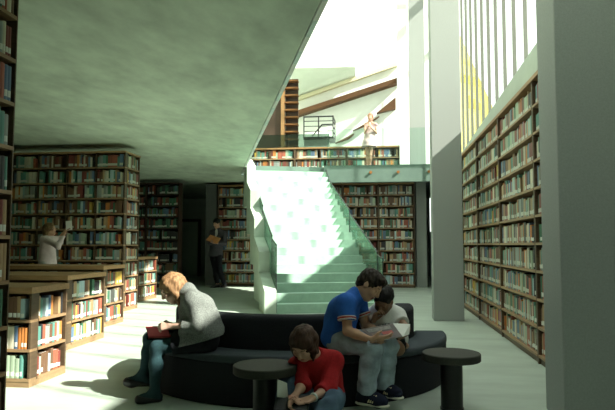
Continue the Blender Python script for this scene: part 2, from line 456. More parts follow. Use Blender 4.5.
# tall bookcase at the picture edge, facing the room
bookcase('very tall dark bookcase cut by the edge of the picture beside the low shelves', -2.5,3.05,0,R(90),.755,3.12,.285,10,None,
    books='count', where='<free end, %s shelf up, tall bookcase at picture edge', bgroup='books in the tall bookcase at the picture edge', pred=lambda p: p.y>3.40,rec=.004,sp=.012)

# low island cases, books towards the camera and on the end
def island(label, xe, y0, y1, H, n, xw, group, front='stuff', end='stuff', wf=None, we=None, fcut=None, epred=None, bg=None, topth=.055, tall=False, nfront=None, name='low_bookcase'):
    t=thing(name,label,'bookcase',(xe,y0,0),0,group)
    W=xe-xw; D=y1-y0; pl=.05
    fd=.130                                           # depth of the bay that faces the camera
    MB().box(-W,.004,0,0,D,pl).build('plinth',M['shelf'],t)
    MB().box(-W-.01,-.012,H-topth,.012,D+.01,H).build('worktop',M['top'],t)
    MB().box(-W,fd-.014,pl,-.002,fd,H-topth).build('back_panel',M['case'],t)
    MB().box(-.022,.012,pl,-.001,fd-.014,H-topth).build('side_panel',M['case'],t)
    MB().box(-W,.012,pl,-W+.02,fd-.014,H-topth).build('side_panel',M['case'],t)
    MB().box(-.30,D-.022,pl,-.001,D,H-topth).build('side_panel',M['case'],t)
    MB().box(-.30,fd,pl,-.285,D-.022,H-topth).build('back_panel',M['case'],t)
    MB().box(-W,fd,pl,-.302,D-.002,H-topth).build('rear_body',M['case'],t)
    nx=max(1,round(W/(.62 if tall else 1.0)))
    for q in range(1,nx): MB().box(-W*q/nx-.01,.012,pl,-W*q/nx+.01,fd-.014,H-topth).build('divider',M['case'],t)
    pitch=(H-topth-pl)/n; DEP[0]=.50
    for i in range(n):
        z=pl+i*pitch
        MB().box(-W+.02,0,z,-.0,fd-.014,z+.024).build('shelf',M['shelf'],t)
        MB().box(-.285,fd,z,.004,D-.022,z+.024).build('shelf',M['shelf'],t)
        if nfront is None or i in nfront:
            for q in range(nx):
                xa=-W*(q+1)/nx+.022; xb=-W*q/nx-.024
                if fcut is not None and xb<fcut-xe: continue
                if fcut is not None: xa=max(xa,fcut-xe)
                shelf_books(Matrix.Translation((xe+xa,y0+.012,0)),0,xb-xa,z+.024,pitch-.028,front if q==0 else 'stuff',wf and wf%ORD[i+1],bg)
        shelf_books(Matrix.Translation((xe-.012,y0+fd+.004,0))@Matrix.Rotation(R(90),4,'Z'),R(90),D-fd-.03,z+.024,pitch-.028,end,we and we%ORD[i+1],bg,epred)
    DEP[0]=1.0
    return t
LG='low bookcases stepping back along the sunny floor'
island('low oak-topped bookcase nearest the camera, sun on its end, three shelves',-3.06,4.98,5.60,.875,3,-4.9,LG,'count','count',
   '<corner, %s shelf up, front of the nearest low bookcase','corner, %s shelf up, end of the nearest low bookcase',fcut=-3.52,bg='books in the nearest low bookcase')
island('low oak-topped bookcase second in the stepped row, behind the nearest low one',-3.70,6.76,7.75,.885,3,-6.6,LG,'stuff','count',
   None,'corner, %s shelf up, end of the second low bookcase',bg='books on the end of the second low bookcase',nfront=(2,))
island('long low oak-topped bookcase third in the stepped row, before the tall wall of books',-4.16,8.65,9.40,.93,3,-8.6,LG,nfront=(2,))
island('low oak-topped bookcase farthest in the row, beyond the tall block of books',-5.27,12.55,13.75,.98,3,-6.8,LG,nfront=())
island('huge freestanding block of bookshelves reaching almost to the low ceiling',-4.78,10.74,11.45,3.04,10,-8.9,None,topth=.03,tall=True,name='tall_bookcase',nfront=range(2,10))

# back wall under the upper floor
bookcase('tall bookcase on the far wall between the standing man and the stair',-4.95,17.95,0,0,1.35,3.06,.33,9,'bookcases on the far wall')
for i in range(3):
    bookcase('tall bookcase on the far wall behind the stair glass, %s from the stair'%ORD[i+1],-2.13+i*1.06,17.75,0,0,1.055,3.05,.33,9,'bookcases on the far wall')
# low double shelf on the upper floor
for i in range(3):
    bookcase('low two-shelf bookcase on the upper floor behind the glass, %s from the timber screen'%ORD[i+1],-3.96+i*1.525,17.15,MEZ,0,1.52,.64,.33,2,'low bookcases on the upper floor',plinth=.03,mid=1)
# passage cases: gloom put into the dark wood and dark book colours
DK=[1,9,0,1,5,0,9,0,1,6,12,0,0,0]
bookcase('tall bookcase coloured dark for the gloomy passage, nearer the block of books',-8.05,16.9,0,0,1.2,3.05,.33,9,'darkened bookcases in the passage',mats=('darkwood','darkwood','darkwood'),pw=DK)
bookcase('tall bookcase coloured dark for the gloomy passage, nearer the doorway',-6.84,16.9,0,0,1.0,3.05,.33,9,'darkened bookcases in the passage',mats=('darkwood','darkwood','darkwood'),pw=DK)
fr=thing('door_1',None,None,(0,0,0)); fr['kind']='structure'
MB().box(-8.3,23.5,0,-7.3,23.58,2.2).build('door_leaf',M['wall'],fr); MB().box(-8.4,23.48,0,-8.3,23.59,2.3).box(-7.3,23.48,0,-7.2,23.59,2.3).box(-8.4,23.48,2.2,-7.2,23.59,2.3).build('door_frame',M['darkwood'],fr)

so=STUFF.build('books',M['book']); so['kind']='stuff'; so['label']='rows of library books on all the farther shelves'; so['category']='books'

# ------------------------------------------------------------------ round sofa and tables
sf=thing('curved_sofa','charcoal half-round sofa with low backrest and seat facing outward','sofa',(-.85,6.05,0))
def rnd(r0,r1,z0,z1,b=.03):
    p=[]
    for cx,cz,a0 in ((r1-b,z0+.01,-90),(r1-b,z1-b,0),(r0+b,z1-b,90),(r0+b,z0+.01,180)):
        bb=b if cz>z0+.02 else .01
        cxx = cx if bb==b else (r1-.01 if a0==-90 else r0+.01)
        for k in range(5):
            t=R(a0+k*22.5); p.append((cxx+bb*math.cos(t),cz+bb*math.sin(t)))
    return p
MB().arc(rnd(1.16,1.49,.001,.33,.01),R(178),R(364),72).build('base',M['sofa'],sf,smooth=False)
MB().arc(rnd(1.19,1.495,.331,.395,.028),R(178),R(364),72).build('seat_cushion',M['seat'],sf,smooth=True)
MB().arc(rnd(.98,1.185,.002,.665,.045),R(178),R(364),72).build('backrest',M['sofa'],sf,smooth=True)
def side_table(label,x,y,r,h):
    t=thing('side_table',label,'table',(x,y,0),0,'round dark side tables')
    MB().lathe([(0,h-.058),(r-.006,h-.058),(r,h-.052),(r,h-.006),(r-.006,h),(0,h)],64).build('table_top',[M['tabtop']],t)
    MB().lathe([(0,.012),(.083,.012),(.083,h-.0585),(0,h-.0585)],40).build('pedestal',M['tableg'],t,smooth=False)
    MB().lathe([(0,.0),(.09,.0),(.09,.012),(0,.012)],40).build('foot_plate',M['tableg'],t)
side_table('round dark side table standing alone on the pale floor near the column',.545,4.745,.222,.425)
side_table('round dark side table in front of the sofa beside the reader in red',-.79,4.12,.222,.425)

# ------------------------------------------------------------------ added fill lamps, hidden behind the edge beam, brightening the far bookcases
for i in range(4):
    t=thing('added_strip_lamp','added strip lamp hidden under the upper floor to brighten the far bookcases','lamp',((-.9+i*1.0,16.62,3.145) if i<3 else (-3.1,16.95,3.145)),0,'added strip lamps under the upper floor')
    MB().box(-.42,-.05,-.03,.42,.05,0).build('housing',M['steel'],t)
    MB().box(-.40,-.04,-.036,.40,.04,-.031).build('diffuser',emit_mat('added_lamp_diffuser',(1,.95,.85),9),t)
# ------------------------------------------------------------------ light and camera
w=bpy.data.worlds.new('sky'); SC.world=w; w.use_nodes=True
w.node_tree.nodes['Background'].inputs['Color'].default_value=(.93,1,.96,1); w.node_tree.nodes['Background'].inputs['Strength'].default_value=1.45
sd=bpy.data.lights.new('sun','SUN'); sd.energy=13.5; sd.angle=R(1.1); sd.color=(1,.97,.90)
so=bpy.data.objects.new('sun',sd); COL.objects.link(so)
d=Vector((-.93,.36,-.837*math.hypot(.93,.36))); so.rotation_euler=d.to_track_quat('-Z','Y').to_euler(); so.location=(20,-8,20)
cd=bpy.data.cameras.new('camera'); cam=bpy.data.objects.new('camera',cd); COL.objects.link(cam)
cd.sensor_width=36; cd.lens=36*595/615; cd.clip_end=300
cam.location=(0,0,1.25); cam.rotation_euler=(R(90+3.846),0,R(6.837)); SC.camera=cam
SC.view_settings.view_transform='Standard'; SC.view_settings.look='None'; SC.view_settings.gamma=1; SC.view_settings.use_curve_mapping=False
SC.view_settings.exposure=0.58
SC.cycles.max_bounces=10; SC.cycles.diffuse_bounces=7; SC.cycles.transparent_max_bounces=16; SC.cycles.sample_clamp_indirect=8
SC.cycles.caustics_reflective=False; SC.cycles.caustics_refractive=False

# ------------------------------------------------------------------ people: smooth implicit bodies turned into one continuous mesh each
def V(*a): return np.array(a,dtype=np.float64)
def nrm(v): v=np.asarray(v,dtype=np.float64); return v/np.linalg.norm(v)
class Field:
    def __init__(s, lo, hi, h):
        s.lo=np.array(lo,float); s.h=h; s.n=np.ceil((np.array(hi)-s.lo)/h).astype(int)+1
        s.F=np.full(s.n,.5,dtype=np.float32); s.carves=[]
    def sub(s, lo, hi):
        a=np.clip(np.floor((np.array(lo)-s.lo)/s.h).astype(int),0,s.n); b=np.clip(np.ceil((np.array(hi)-s.lo)/s.h).astype(int)+1,0,s.n)
        if (b<=a).any(): return None
        g=[(s.lo[i]+s.h*np.arange(a[i],b[i])).astype(np.float32) for i in range(3)]
        return tuple(slice(a[i],b[i]) for i in range(3)), g[0][:,None,None], g[1][None,:,None], g[2][None,None,:]
    def put(s, sl, d, k):
        A=s.F[sl]
        if k>0:
            m=np.maximum(k-np.abs(A-d),0)/k
            s.F[sl]=np.minimum(A,d)-m*m*k*.25
        else: s.F[sl]=np.minimum(A,d)
    def cone(s, a, b, ra, rb, k=.02, cap=0, flat=None):
        """tapered limb from a to b; cap=1 cuts it square at b, 2 at both ends; flat=(axis, factor) squashes it along an axis"""
        a=np.asarray(a,float); b=np.asarray(b,float); m=max(ra,rb)+k+.03
        q=s.sub(np.minimum(a,b)-m,np.maximum(a,b)+m)
        if q is None: return s
        sl,x,y,z=q; d=b-a; L2=max(float(d@d),1e-9); L=math.sqrt(L2)
        px,py,pz=x-a[0],y-a[1],z-a[2]
        t=(px*d[0]+py*d[1]+pz*d[2])/L2
        tc=np.clip(t,0,1)
        ex,ey,ez=px-tc*d[0],py-tc*d[1],pz-tc*d[2]
        r=ra+(rb-ra)*tc
        if flat is not None:
            n,f=flat; n=nrm(n); w=ex*n[0]+ey*n[1]+ez*n[2]; g=1/f-1
            ex,ey,ez=ex+g*w*n[0],ey+g*w*n[1],ez+g*w*n[2]
            D=(np.sqrt(ex*ex+ey*ey+ez*ez)-r)*(f if f<1 else 1)
        else: D=np.sqrt(ex*ex+ey*ey+ez*ez)-r
        if cap: D=np.maximum(D,(t-1)*L)
        if cap==2: D=np.maximum(D,-t*L)
        s.put(sl,D.astype(np.float32),k); return s
    def path(s, pts, rs, k=.02, cap=0):
        for i in range(len(pts)-1): s.cone(pts[i],pts[i+1],rs[i],rs[i+1],k,cap if i==len(pts)-2 else 0)
        return s
    def _ell(s, c, ax, r, m):
        c=np.asarray(c,float); q=s.sub(c-max(r)-m,c+max(r)+m)
        if q is None: return None
        sl,x,y,z=q; px,py,pz=x-c[0],y-c[1],z-c[2]
        u=[(px*A[0]+py*A[1]+pz*A[2]) for A in ax]
        k0=np.sqrt(sum((u[i]/r[i])**2 for i in range(3))); k1=np.sqrt(sum((u[i]/r[i]**2)**2 for i in range(3)))+1e-6
        return sl,(k0*(k0-1)/k1).astype(np.float32)
    def ell(s, c, ax, r, k=.02):
        q=s._ell(c,ax,r,k+.03)
        if q: s.put(q[0],np.maximum(q[1],-.3),k)
        return s
    def dig(s, c, ax, r, k=.01):
        q=s._ell(c,ax,r,k+.03)
        if q:
            sl,d=q; A=s.F[sl]; B=-d; m=np.maximum(k-np.abs(A-B),0)/k
            s.F[sl]=np.maximum(A,B)+m*m*k*.25
        return s
    def plane(s, p, n):
        """cut away the side the normal points to"""
        sl,x,y,z=s.sub(s.lo-1,s.lo+s.n*s.h+1); n=nrm(n)
        s.F=np.maximum(s.F,((x-p[0])*n[0]+(y-p[1])*n[1]+(z-p[2])*n[2]).astype(np.float32)); return s
    def folds(s, amp, freq, seed=0):
        g=np.random.RandomState(seed); sl,x,y,z=s.sub(s.lo-1,s.lo+s.n*s.h+1); w=0
        for i in range(5):
            v=g.normal(size=3); v=v/np.linalg.norm(v)*freq*g.uniform(.6,1.6); w=w+np.sin(v[0]*x+v[1]*y+v[2]*z+g.uniform(0,6))*amp*.45
        s.F=s.F+w.astype(np.float32); return s
    def carve_box(s, T, half, gap=.002):
        Ti=np.array(T.inverted()); sl,x,y,z=s.sub(s.lo-1,s.lo+s.n*s.h+1)
        q=[np.abs(Ti[i][0]*x+Ti[i][1]*y+Ti[i][2]*z+Ti[i][3])-half[i] for i in range(3)]
        d=np.maximum(np.maximum(q[0],q[1]),q[2])-gap
        s.F=np.maximum(s.F,-d.astype(np.float32)); return s
    def carve_sofa(s):
        sl,x,y,z=s.sub(s.lo-1,s.lo+s.n*s.h+1)
        r=np.sqrt((x+.85)**2+(y-6.05)**2)
        d=np.minimum(np.maximum(r-1.499,z-.399),np.maximum(r-1.189,z-.669))-.002
        s.F=np.maximum(s.F,-d.astype(np.float32)); return s
    def minus(s, others, gap=.008):
        """cut away what other figures' fields already fill"""
        for o in others:
            A=o.F
            for ax in range(3):
                x=(s.lo[ax]+s.h*np.arange(s.n[ax])-o.lo[ax])/o.h; i=np.clip(np.floor(x).astype(int),0,o.n[ax]-2); t=np.clip(x-i,0,1).astype(np.float32)
                sh=[1,1,1]; sh[ax]=len(t); t=t.reshape(sh); A=np.take(A,i,ax)*(1-t)+np.take(A,i+1,ax)*t
                out=((x<0)|(x>o.n[ax]-1)).reshape(sh); A=np.where(out,.5,A)
            s.F=np.maximum(s.F,(gap-A).astype(np.float32))
        return s
    def carve_drum(s,cx,cy,r,z0,z1):
        sl,x,y,z=s.sub(s.lo-1,s.lo+s.n*s.h+1)
        d=np.maximum(np.maximum(np.sqrt((x-cx)**2+(y-cy)**2)-r,z-z1),z0-z)-.003
        s.F=np.maximum(s.F,-d.astype(np.float32)); return s
    def carve_floor(s):
        sl,x,y,z=s.sub(s.lo-1,s.lo+s.n*s.h+1); s.F=np.maximum(s.F,(.002-z+0*x+0*y).astype(np.float32)); return s
    def mesh(s):
        F=s.F; S=F<0
        c=S[:-1,:-1,:-1].astype(np.int8)
        tot=np.zeros_like(c)
        for i in (0,1):
            for j in (0,1):
                for k in (0,1): tot+=S[i:F.shape[0]-1+i,j:F.shape[1]-1+j,k:F.shape[2]-1+k]
        act=np.argwhere((tot>0)&(tot<8))
        if len(act)==0: return [],[]
        idx=np.full(tot.shape,-1,np.int64); idx[tuple(act.T)]=np.arange(len(act))
        P=np.zeros((len(act),3)); C=np.zeros(len(act))
        off=[(i,j,k) for i in (0,1) for j in (0,1) for k in (0,1)]
        val={o:F[act[:,0]+o[0],act[:,1]+o[1],act[:,2]+o[2]].astype(float) for o in off}
        for a in off:
            for ax in range(3):
                if a[ax]==1: continue
                b=list(a); b[ax]=1; b=tuple(b)
                m=(val[a]<0)!=(val[b]<0); t=np.where(m,val[a]/np.where(m,val[a]-val[b],1),0)
                p=np.array(a,float)[None,:]+t[:,None]*(np.array(b)-np.array(a))[None,:]
                P[m]+=p[m]; C[m]+=1
        P=P/C[:,None]+act
        V_=s.lo+P*s.h; Q=[]
        for ax in range(3):
            u,w=[(1,2),(2,0),(0,1)][ax]
            sl0=[slice(1,-1)]*3; sl1=[slice(1,-1)]*3; sl0[ax]=slice(0,-1); sl1[ax]=slice(1,None)
            A=S[tuple(sl0)]; B=S[tuple(sl1)]
            e=np.argwhere(A!=B)
            if not len(e): continue
            inside=A[tuple(e.T)]
            e=e+1; e[:,ax]-=1
            def cell(du,dw):
                q=e.copy(); q[:,u]+=du; q[:,w]+=dw; return idx[tuple(q.T)]
            q=np.stack([cell(-1,-1),cell(0,-1),cell(0,0),cell(-1,0)],1)
            q[~inside]=q[~inside][:,::-1]
            Q.append(q)
        Q=np.concatenate(Q); Q=Q[(Q>=0).all(1)]
        return V_,Q

def solid(name, fld, m, base, parent=None, pick=None, keep=None):
    v,f=fld.mesh()
    if keep!=0:
        # drop loose crumbs: keep the islands that matter
        n=len(v); lab=np.arange(n)
        e=np.concatenate([f[:,[0,1]],f[:,[1,2]],f[:,[2,3]],f[:,[3,0]]])
        while True:
            a=lab[e[:,0]]; b=lab[e[:,1]]; lo=np.minimum(a,b); hi=np.maximum(a,b)
            mk=lo!=hi
            if not mk.any(): break
            np.minimum.at(lab,hi[mk],lo[mk])
            while True:
                l2=lab[lab]
                if (l2==lab).all(): break
                lab=l2
        cnt=np.bincount(lab,minlength=n)
        big=cnt.max(); ok=(cnt[lab]>=(big if keep is None else keep*big))
        mp=np.cumsum(ok)-1; f=f[ok[f[:,0]]]; f=mp[f]; v=v[ok]
    v=v-np.asarray(base)
    me=bpy.data.meshes.new(name)
    me.vertices.add(len(v)); me.vertices.foreach_set('co',v.astype(np.float32).ravel())
    me.loops.add(f.size); me.loops.foreach_set('vertex_index',f.astype(np.int32).ravel())
    me.polygons.add(len(f)); me.polygons.foreach_set('loop_start',np.arange(0,f.size,4,dtype=np.int32))
    ms=m if isinstance(m,(list,tuple)) else [m]
    for q in ms: me.materials.append(q)
    if pick is not None:
        c=v[f].mean(1)+np.asarray(base); me.polygons.foreach_set('material_index',pick(c).astype(np.int32))
    me.polygons.foreach_set('use_smooth',np.ones(len(f),bool))
    me.update(calc_edges=True); me.validate()
    o=bpy.data.objects.new(name,me); COL.objects.link(o)
    if parent is None: o.location=tuple(base)
    else: o.parent=parent
    sm=o.modifiers.new('smooth','SMOOTH'); sm.factor=.5; sm.iterations=2
    return o

SK={'fair':mat('fair_skin',(.56,.33,.24),.55,.06,20),'pale':mat('pale_skin',(.62,.40,.31),.55,.06,20),'tan':mat('tan_skin',(.50,.285,.185),.55,.06,20),'brown':mat('brown_skin',(.27,.145,.09),.5,.08,20),
    'lip':mat('lips',(.40,.13,.11),.45),'liptan':mat('darker_lips',(.22,.085,.07),.45),'brow':mat('brow_hair',(.17,.10,.07),.8),
    'eyew':mat('eye_white',(.50,.47,.44),.3),'iris':mat('dark_iris',(.03,.02,.015),.2)}
def hair_mat(name,col): return mat(name,col,.65,.55,55,.6,60,spec=.22,stretch=(1,1,.22))
def cloth(name,col,noise=.15,scale=40,bump=.25,bs=180): return mat(name,col,.9,noise,scale,bump,bs,spec=.2)

class Head:
    def __init__(s,c,f,u,sc=1.0):
        s.c=V(*c); s.f=nrm(f); u=np.asarray(u,float); u=u-s.f*(u@s.f); s.u=nrm(u); s.r=np.cross(s.f,s.u); s.s=sc; s.ax=(s.f,s.u,s.r)
    def p(s,f,u,r): return s.c+s.s*(f*s.f+u*s.u+r*s.r)
    def rr(s,*a): return [q*s.s for q in a]
    def build(s,F,fem=False):
        S=s.s; w=.92 if fem else 1.0
        F.ell(s.p(-.012,.030,0),s.ax,s.rr(.096,.086,.074*w),.01)
        F.ell(s.p(.030,-.030,0),s.ax,s.rr(.062,.078,.058*w),.03*S)
        F.ell(s.p(.052,-.088,0),s.ax,s.rr(.026,.020,.026*w),.03*S)
        for q in (-1,1):
            F.cone(s.p(.0,-.055,.045*q*w),s.p(.05,-.09,.018*q),.020*S,.014*S,.03*S)
            F.ell(s.p(.066,-.022,.036*q),s.ax,s.rr(.022,.022,.022),.02*S)
            F.ell(s.p(-.004,-.002,.073*q*w),s.ax,s.rr(.019,.031,.010),.006*S)
            F.cone(s.p(.084,.030,.014*q),s.p(.070,.032,.046*q),.009*S,.007*S,.012*S)
            F.dig(s.p(.096,.010,.031*q),s.ax,s.rr(.014,.011,.017),.012*S)
            F.ell(s.p(.079,.008,.031*q),s.ax,s.rr(.011,.010,.014),.003*S)
            F.cone(s.p(.0845,.0165,.021*q),s.p(.0825,.0160,.042*q),.0062*S,.0055*S,.004*S)
            F.cone(s.p(.0835,-.001,.022*q),s.p(.0815,-.001,.041*q),.0048*S,.0044*S,.004*S)
        F.cone(s.p(.088,.020,0),s.p(.107,-.022,0),.007*S,.012*S,.010*S)
        for q in (-1,1): F.ell(s.p(.098,-.029,.010*q),s.ax,s.rr(.009,.007,.007),.006*S)
        F.cone(s.p(.088,-.052,-.016),s.p(.088,-.052,.016),.006*S,.006*S,.008*S)
        F.cone(s.p(.085,-.063,-.014),s.p(.085,-.063,.014),.007*S,.007*S,.008*S)
        return s
    def loc(s,c):
        d=(c-s.c)/s.s; return d@s.f,d@s.u,d@s.r
    def pick(s,c):
        f,u,r=s.loc(c); out=np.zeros(len(c),int)
        out[(np.abs(r)<.022)&(u<-.047)&(u>-.070)&(f>.076)]=1
        out[(np.abs(r)>.015)&(np.abs(r)<.043)&(u>.032)&(u<.0375)&(f>.058)]=2
        return out
    def eyes(s,parent,base):
        for q in (-1,1):
            mb=MB(); c=s.p(.0805,.0065,.031*q)-np.asarray(base)
            ms=[SK['eyew'],SK['iris']]
            prof=[(math.sin(t)*.0088*s.s,-math.cos(t)*.0088*s.s) for t in [math.pi*i/8 for i in range(9)]]
            mb.lathe(prof,16)
            look=nrm(s.f-.45*s.u); upv=np.cross(s.r,look); Rm=np.stack([s.r,upv,look],1)
            mb.v=[tuple(Rm@np.array(v)+c) for v in mb.v]
            o=mb.build('eye',ms,parent,smooth=True)
            for p in o.data.polygons:
                ctr=np.array(p.center)-c
                if ctr@look>.0055*s.s: p.material_index=1

def hand(F, w, d, n, side, curl=.5, s=1.0, spread=.10, thumb=.6):
    """palm and five bent fingers: w wrist, d finger direction, n the way the palm faces, side +1 when the thumb lies towards d x n"""
    w=np.asarray(w,float); d=nrm(d); n=np.asarray(n,float); n=nrm(n-d*(n@d)); t=np.cross(d,n)*side
    L=(.040,.044,.041,.032); W=(.030,.010,-.010,-.028)
    for i in range(4):
        b=w+s*(d*(.088-.004*abs(i-1))+t*W[i])
        F.cone(w+s*t*W[i]*.55,b,.0135*s,.0115*s,.014*s)
        dd=nrm(d+t*W[i]*spread*20*.1); p=b; a=0
        for q,(l,r0,r1) in enumerate(((L[i],.0098,.0088),(L[i]*.62,.0088,.0082),(L[i]*.5,.0082,.0068))):
            a+=curl*(.75,1,.7)[q]; e=p+s*l*(math.cos(a)*dd+math.sin(a)*n)
            F.cone(p,e,r0*s,r1*s,.003*s); p=e
    b=w+s*(d*.022+t*.022); e1=b+s*.046*nrm(d*.75+t*.75+n*thumb*.6); e2=e1+s*.030*nrm(d*.95+t*.15+n*thumb)
    F.cone(w+s*d*.01,b,.015*s,.0135*s,.012*s); F.cone(b,e1,.0135*s,.0105*s,.008*s); F.cone(e1,e2,.0100*s,.0078*s,.004*s)

def leg(F,h,k,a,s=1,grow=0,ks=.03,cap=0):
    h,k,a=(np.asarray(q,float) for q in (h,k,a))
    F.cone(h,k,.080*s+grow,.054*s+grow,ks); F.cone(k,k*.62+a*.38,.052*s+grow,.050*s+grow,ks); F.cone(k*.62+a*.38,a,.050*s+grow,.034*s+grow,ks,cap)
def arm(F,sh,e,w,s=1,grow=0,ks=.02,cap=0):
    F.cone(sh,e,.047*s+grow,.036*s+grow,ks); F.cone(e,np.asarray(e)*.65+np.asarray(w)*.35,.037*s+grow,.036*s+grow,ks); F.cone(np.asarray(e)*.65+np.asarray(w)*.35,w,.036*s+grow,.024*s+grow,ks,cap)
def torso(F,pel,chest,neck,shl,shr,hl,hr,s=1,grow=0,w=1.0):
    pel,chest,neck,shl,shr,hl,hr=(np.asarray(q,float) for q in (pel,chest,neck,shl,shr,hl,hr))
    ax=nrm(shr-shl); front=np.cross(ax,nrm(neck-pel)); fl=(front,.78)
    mid=(pel+chest)/2
    for q in (-1,1):
        F.cone(pel+ax*q*.055*s*w,mid+ax*q*.045*s*w,.098*s+grow,.088*s+grow,.05,flat=fl)
        F.cone(mid+ax*q*.045*s*w,chest+ax*q*.065*s*w,.088*s+grow,.092*s+grow,.05,flat=fl)
    F.cone(chest,neck,.105*s+grow,.06*s+grow,.05,flat=fl)
    F.cone(chest+ax*.06*s,shr-ax*.01,.075*s+grow,.050*s+grow,.05); F.cone(chest-ax*.06*s,shl+ax*.01,.075*s+grow,.050*s+grow,.05)
    F.cone(neck,shr,.045*s+grow,.045*s+grow,.04); F.cone(neck,shl,.045*s+grow,.045*s+grow,.04)
    F.cone(hl,hr,.090*s+grow,.090*s+grow,.04)
def foot(F,a,t,s=1,grow=0,k=.02):
    a=np.asarray(a,float); t=np.asarray(t,float); d=t-a; d[2]=0; d=nrm(d); heel=a-d*.035*s+V(0,0,t[2]-a[2])
    heel[2]=t[2]; 
    F.cone(a,heel+V(0,0,.012),.034*s+grow,.030*s+grow,k); F.cone(heel,t-d*.03*s,.030*s+grow,.036*s+grow,k); F.cone(a,t-d*.05*s,.034*s+grow,.030*s+grow,.03); F.cone(t-d*.04*s,t,.036*s+grow,.026*s+grow,k)
def bounds(pts,m=.2):
    P=np.array([np.asarray(p,float) for p in pts]); return P.min(0)-m,P.max(0)+m
def slab_T(o,x,y):
    """matrix with its origin at o and x, y along the given directions"""
    x=nrm(x); y=np.asarray(y,float); y=nrm(y-x*(y@x)); z=np.cross(x,y)
    return Matrix(((x[0],y[0],z[0],o[0]),(x[1],y[1],z[1],o[1]),(x[2],y[2],z[2],o[2]),(0,0,0,1)))
def box_at(name,T,half,m,parent=None,base=(0,0,0),bevel=0):
    mb=MB().box(-half[0],-half[1],-half[2],half[0],half[1],half[2]); mb.v=[tuple((T@Vector(v))-Vector(base)) for v in mb.v]
    return mb.build(name,m,parent,bevel=bevel)
VS=1.0; BLUE=[]

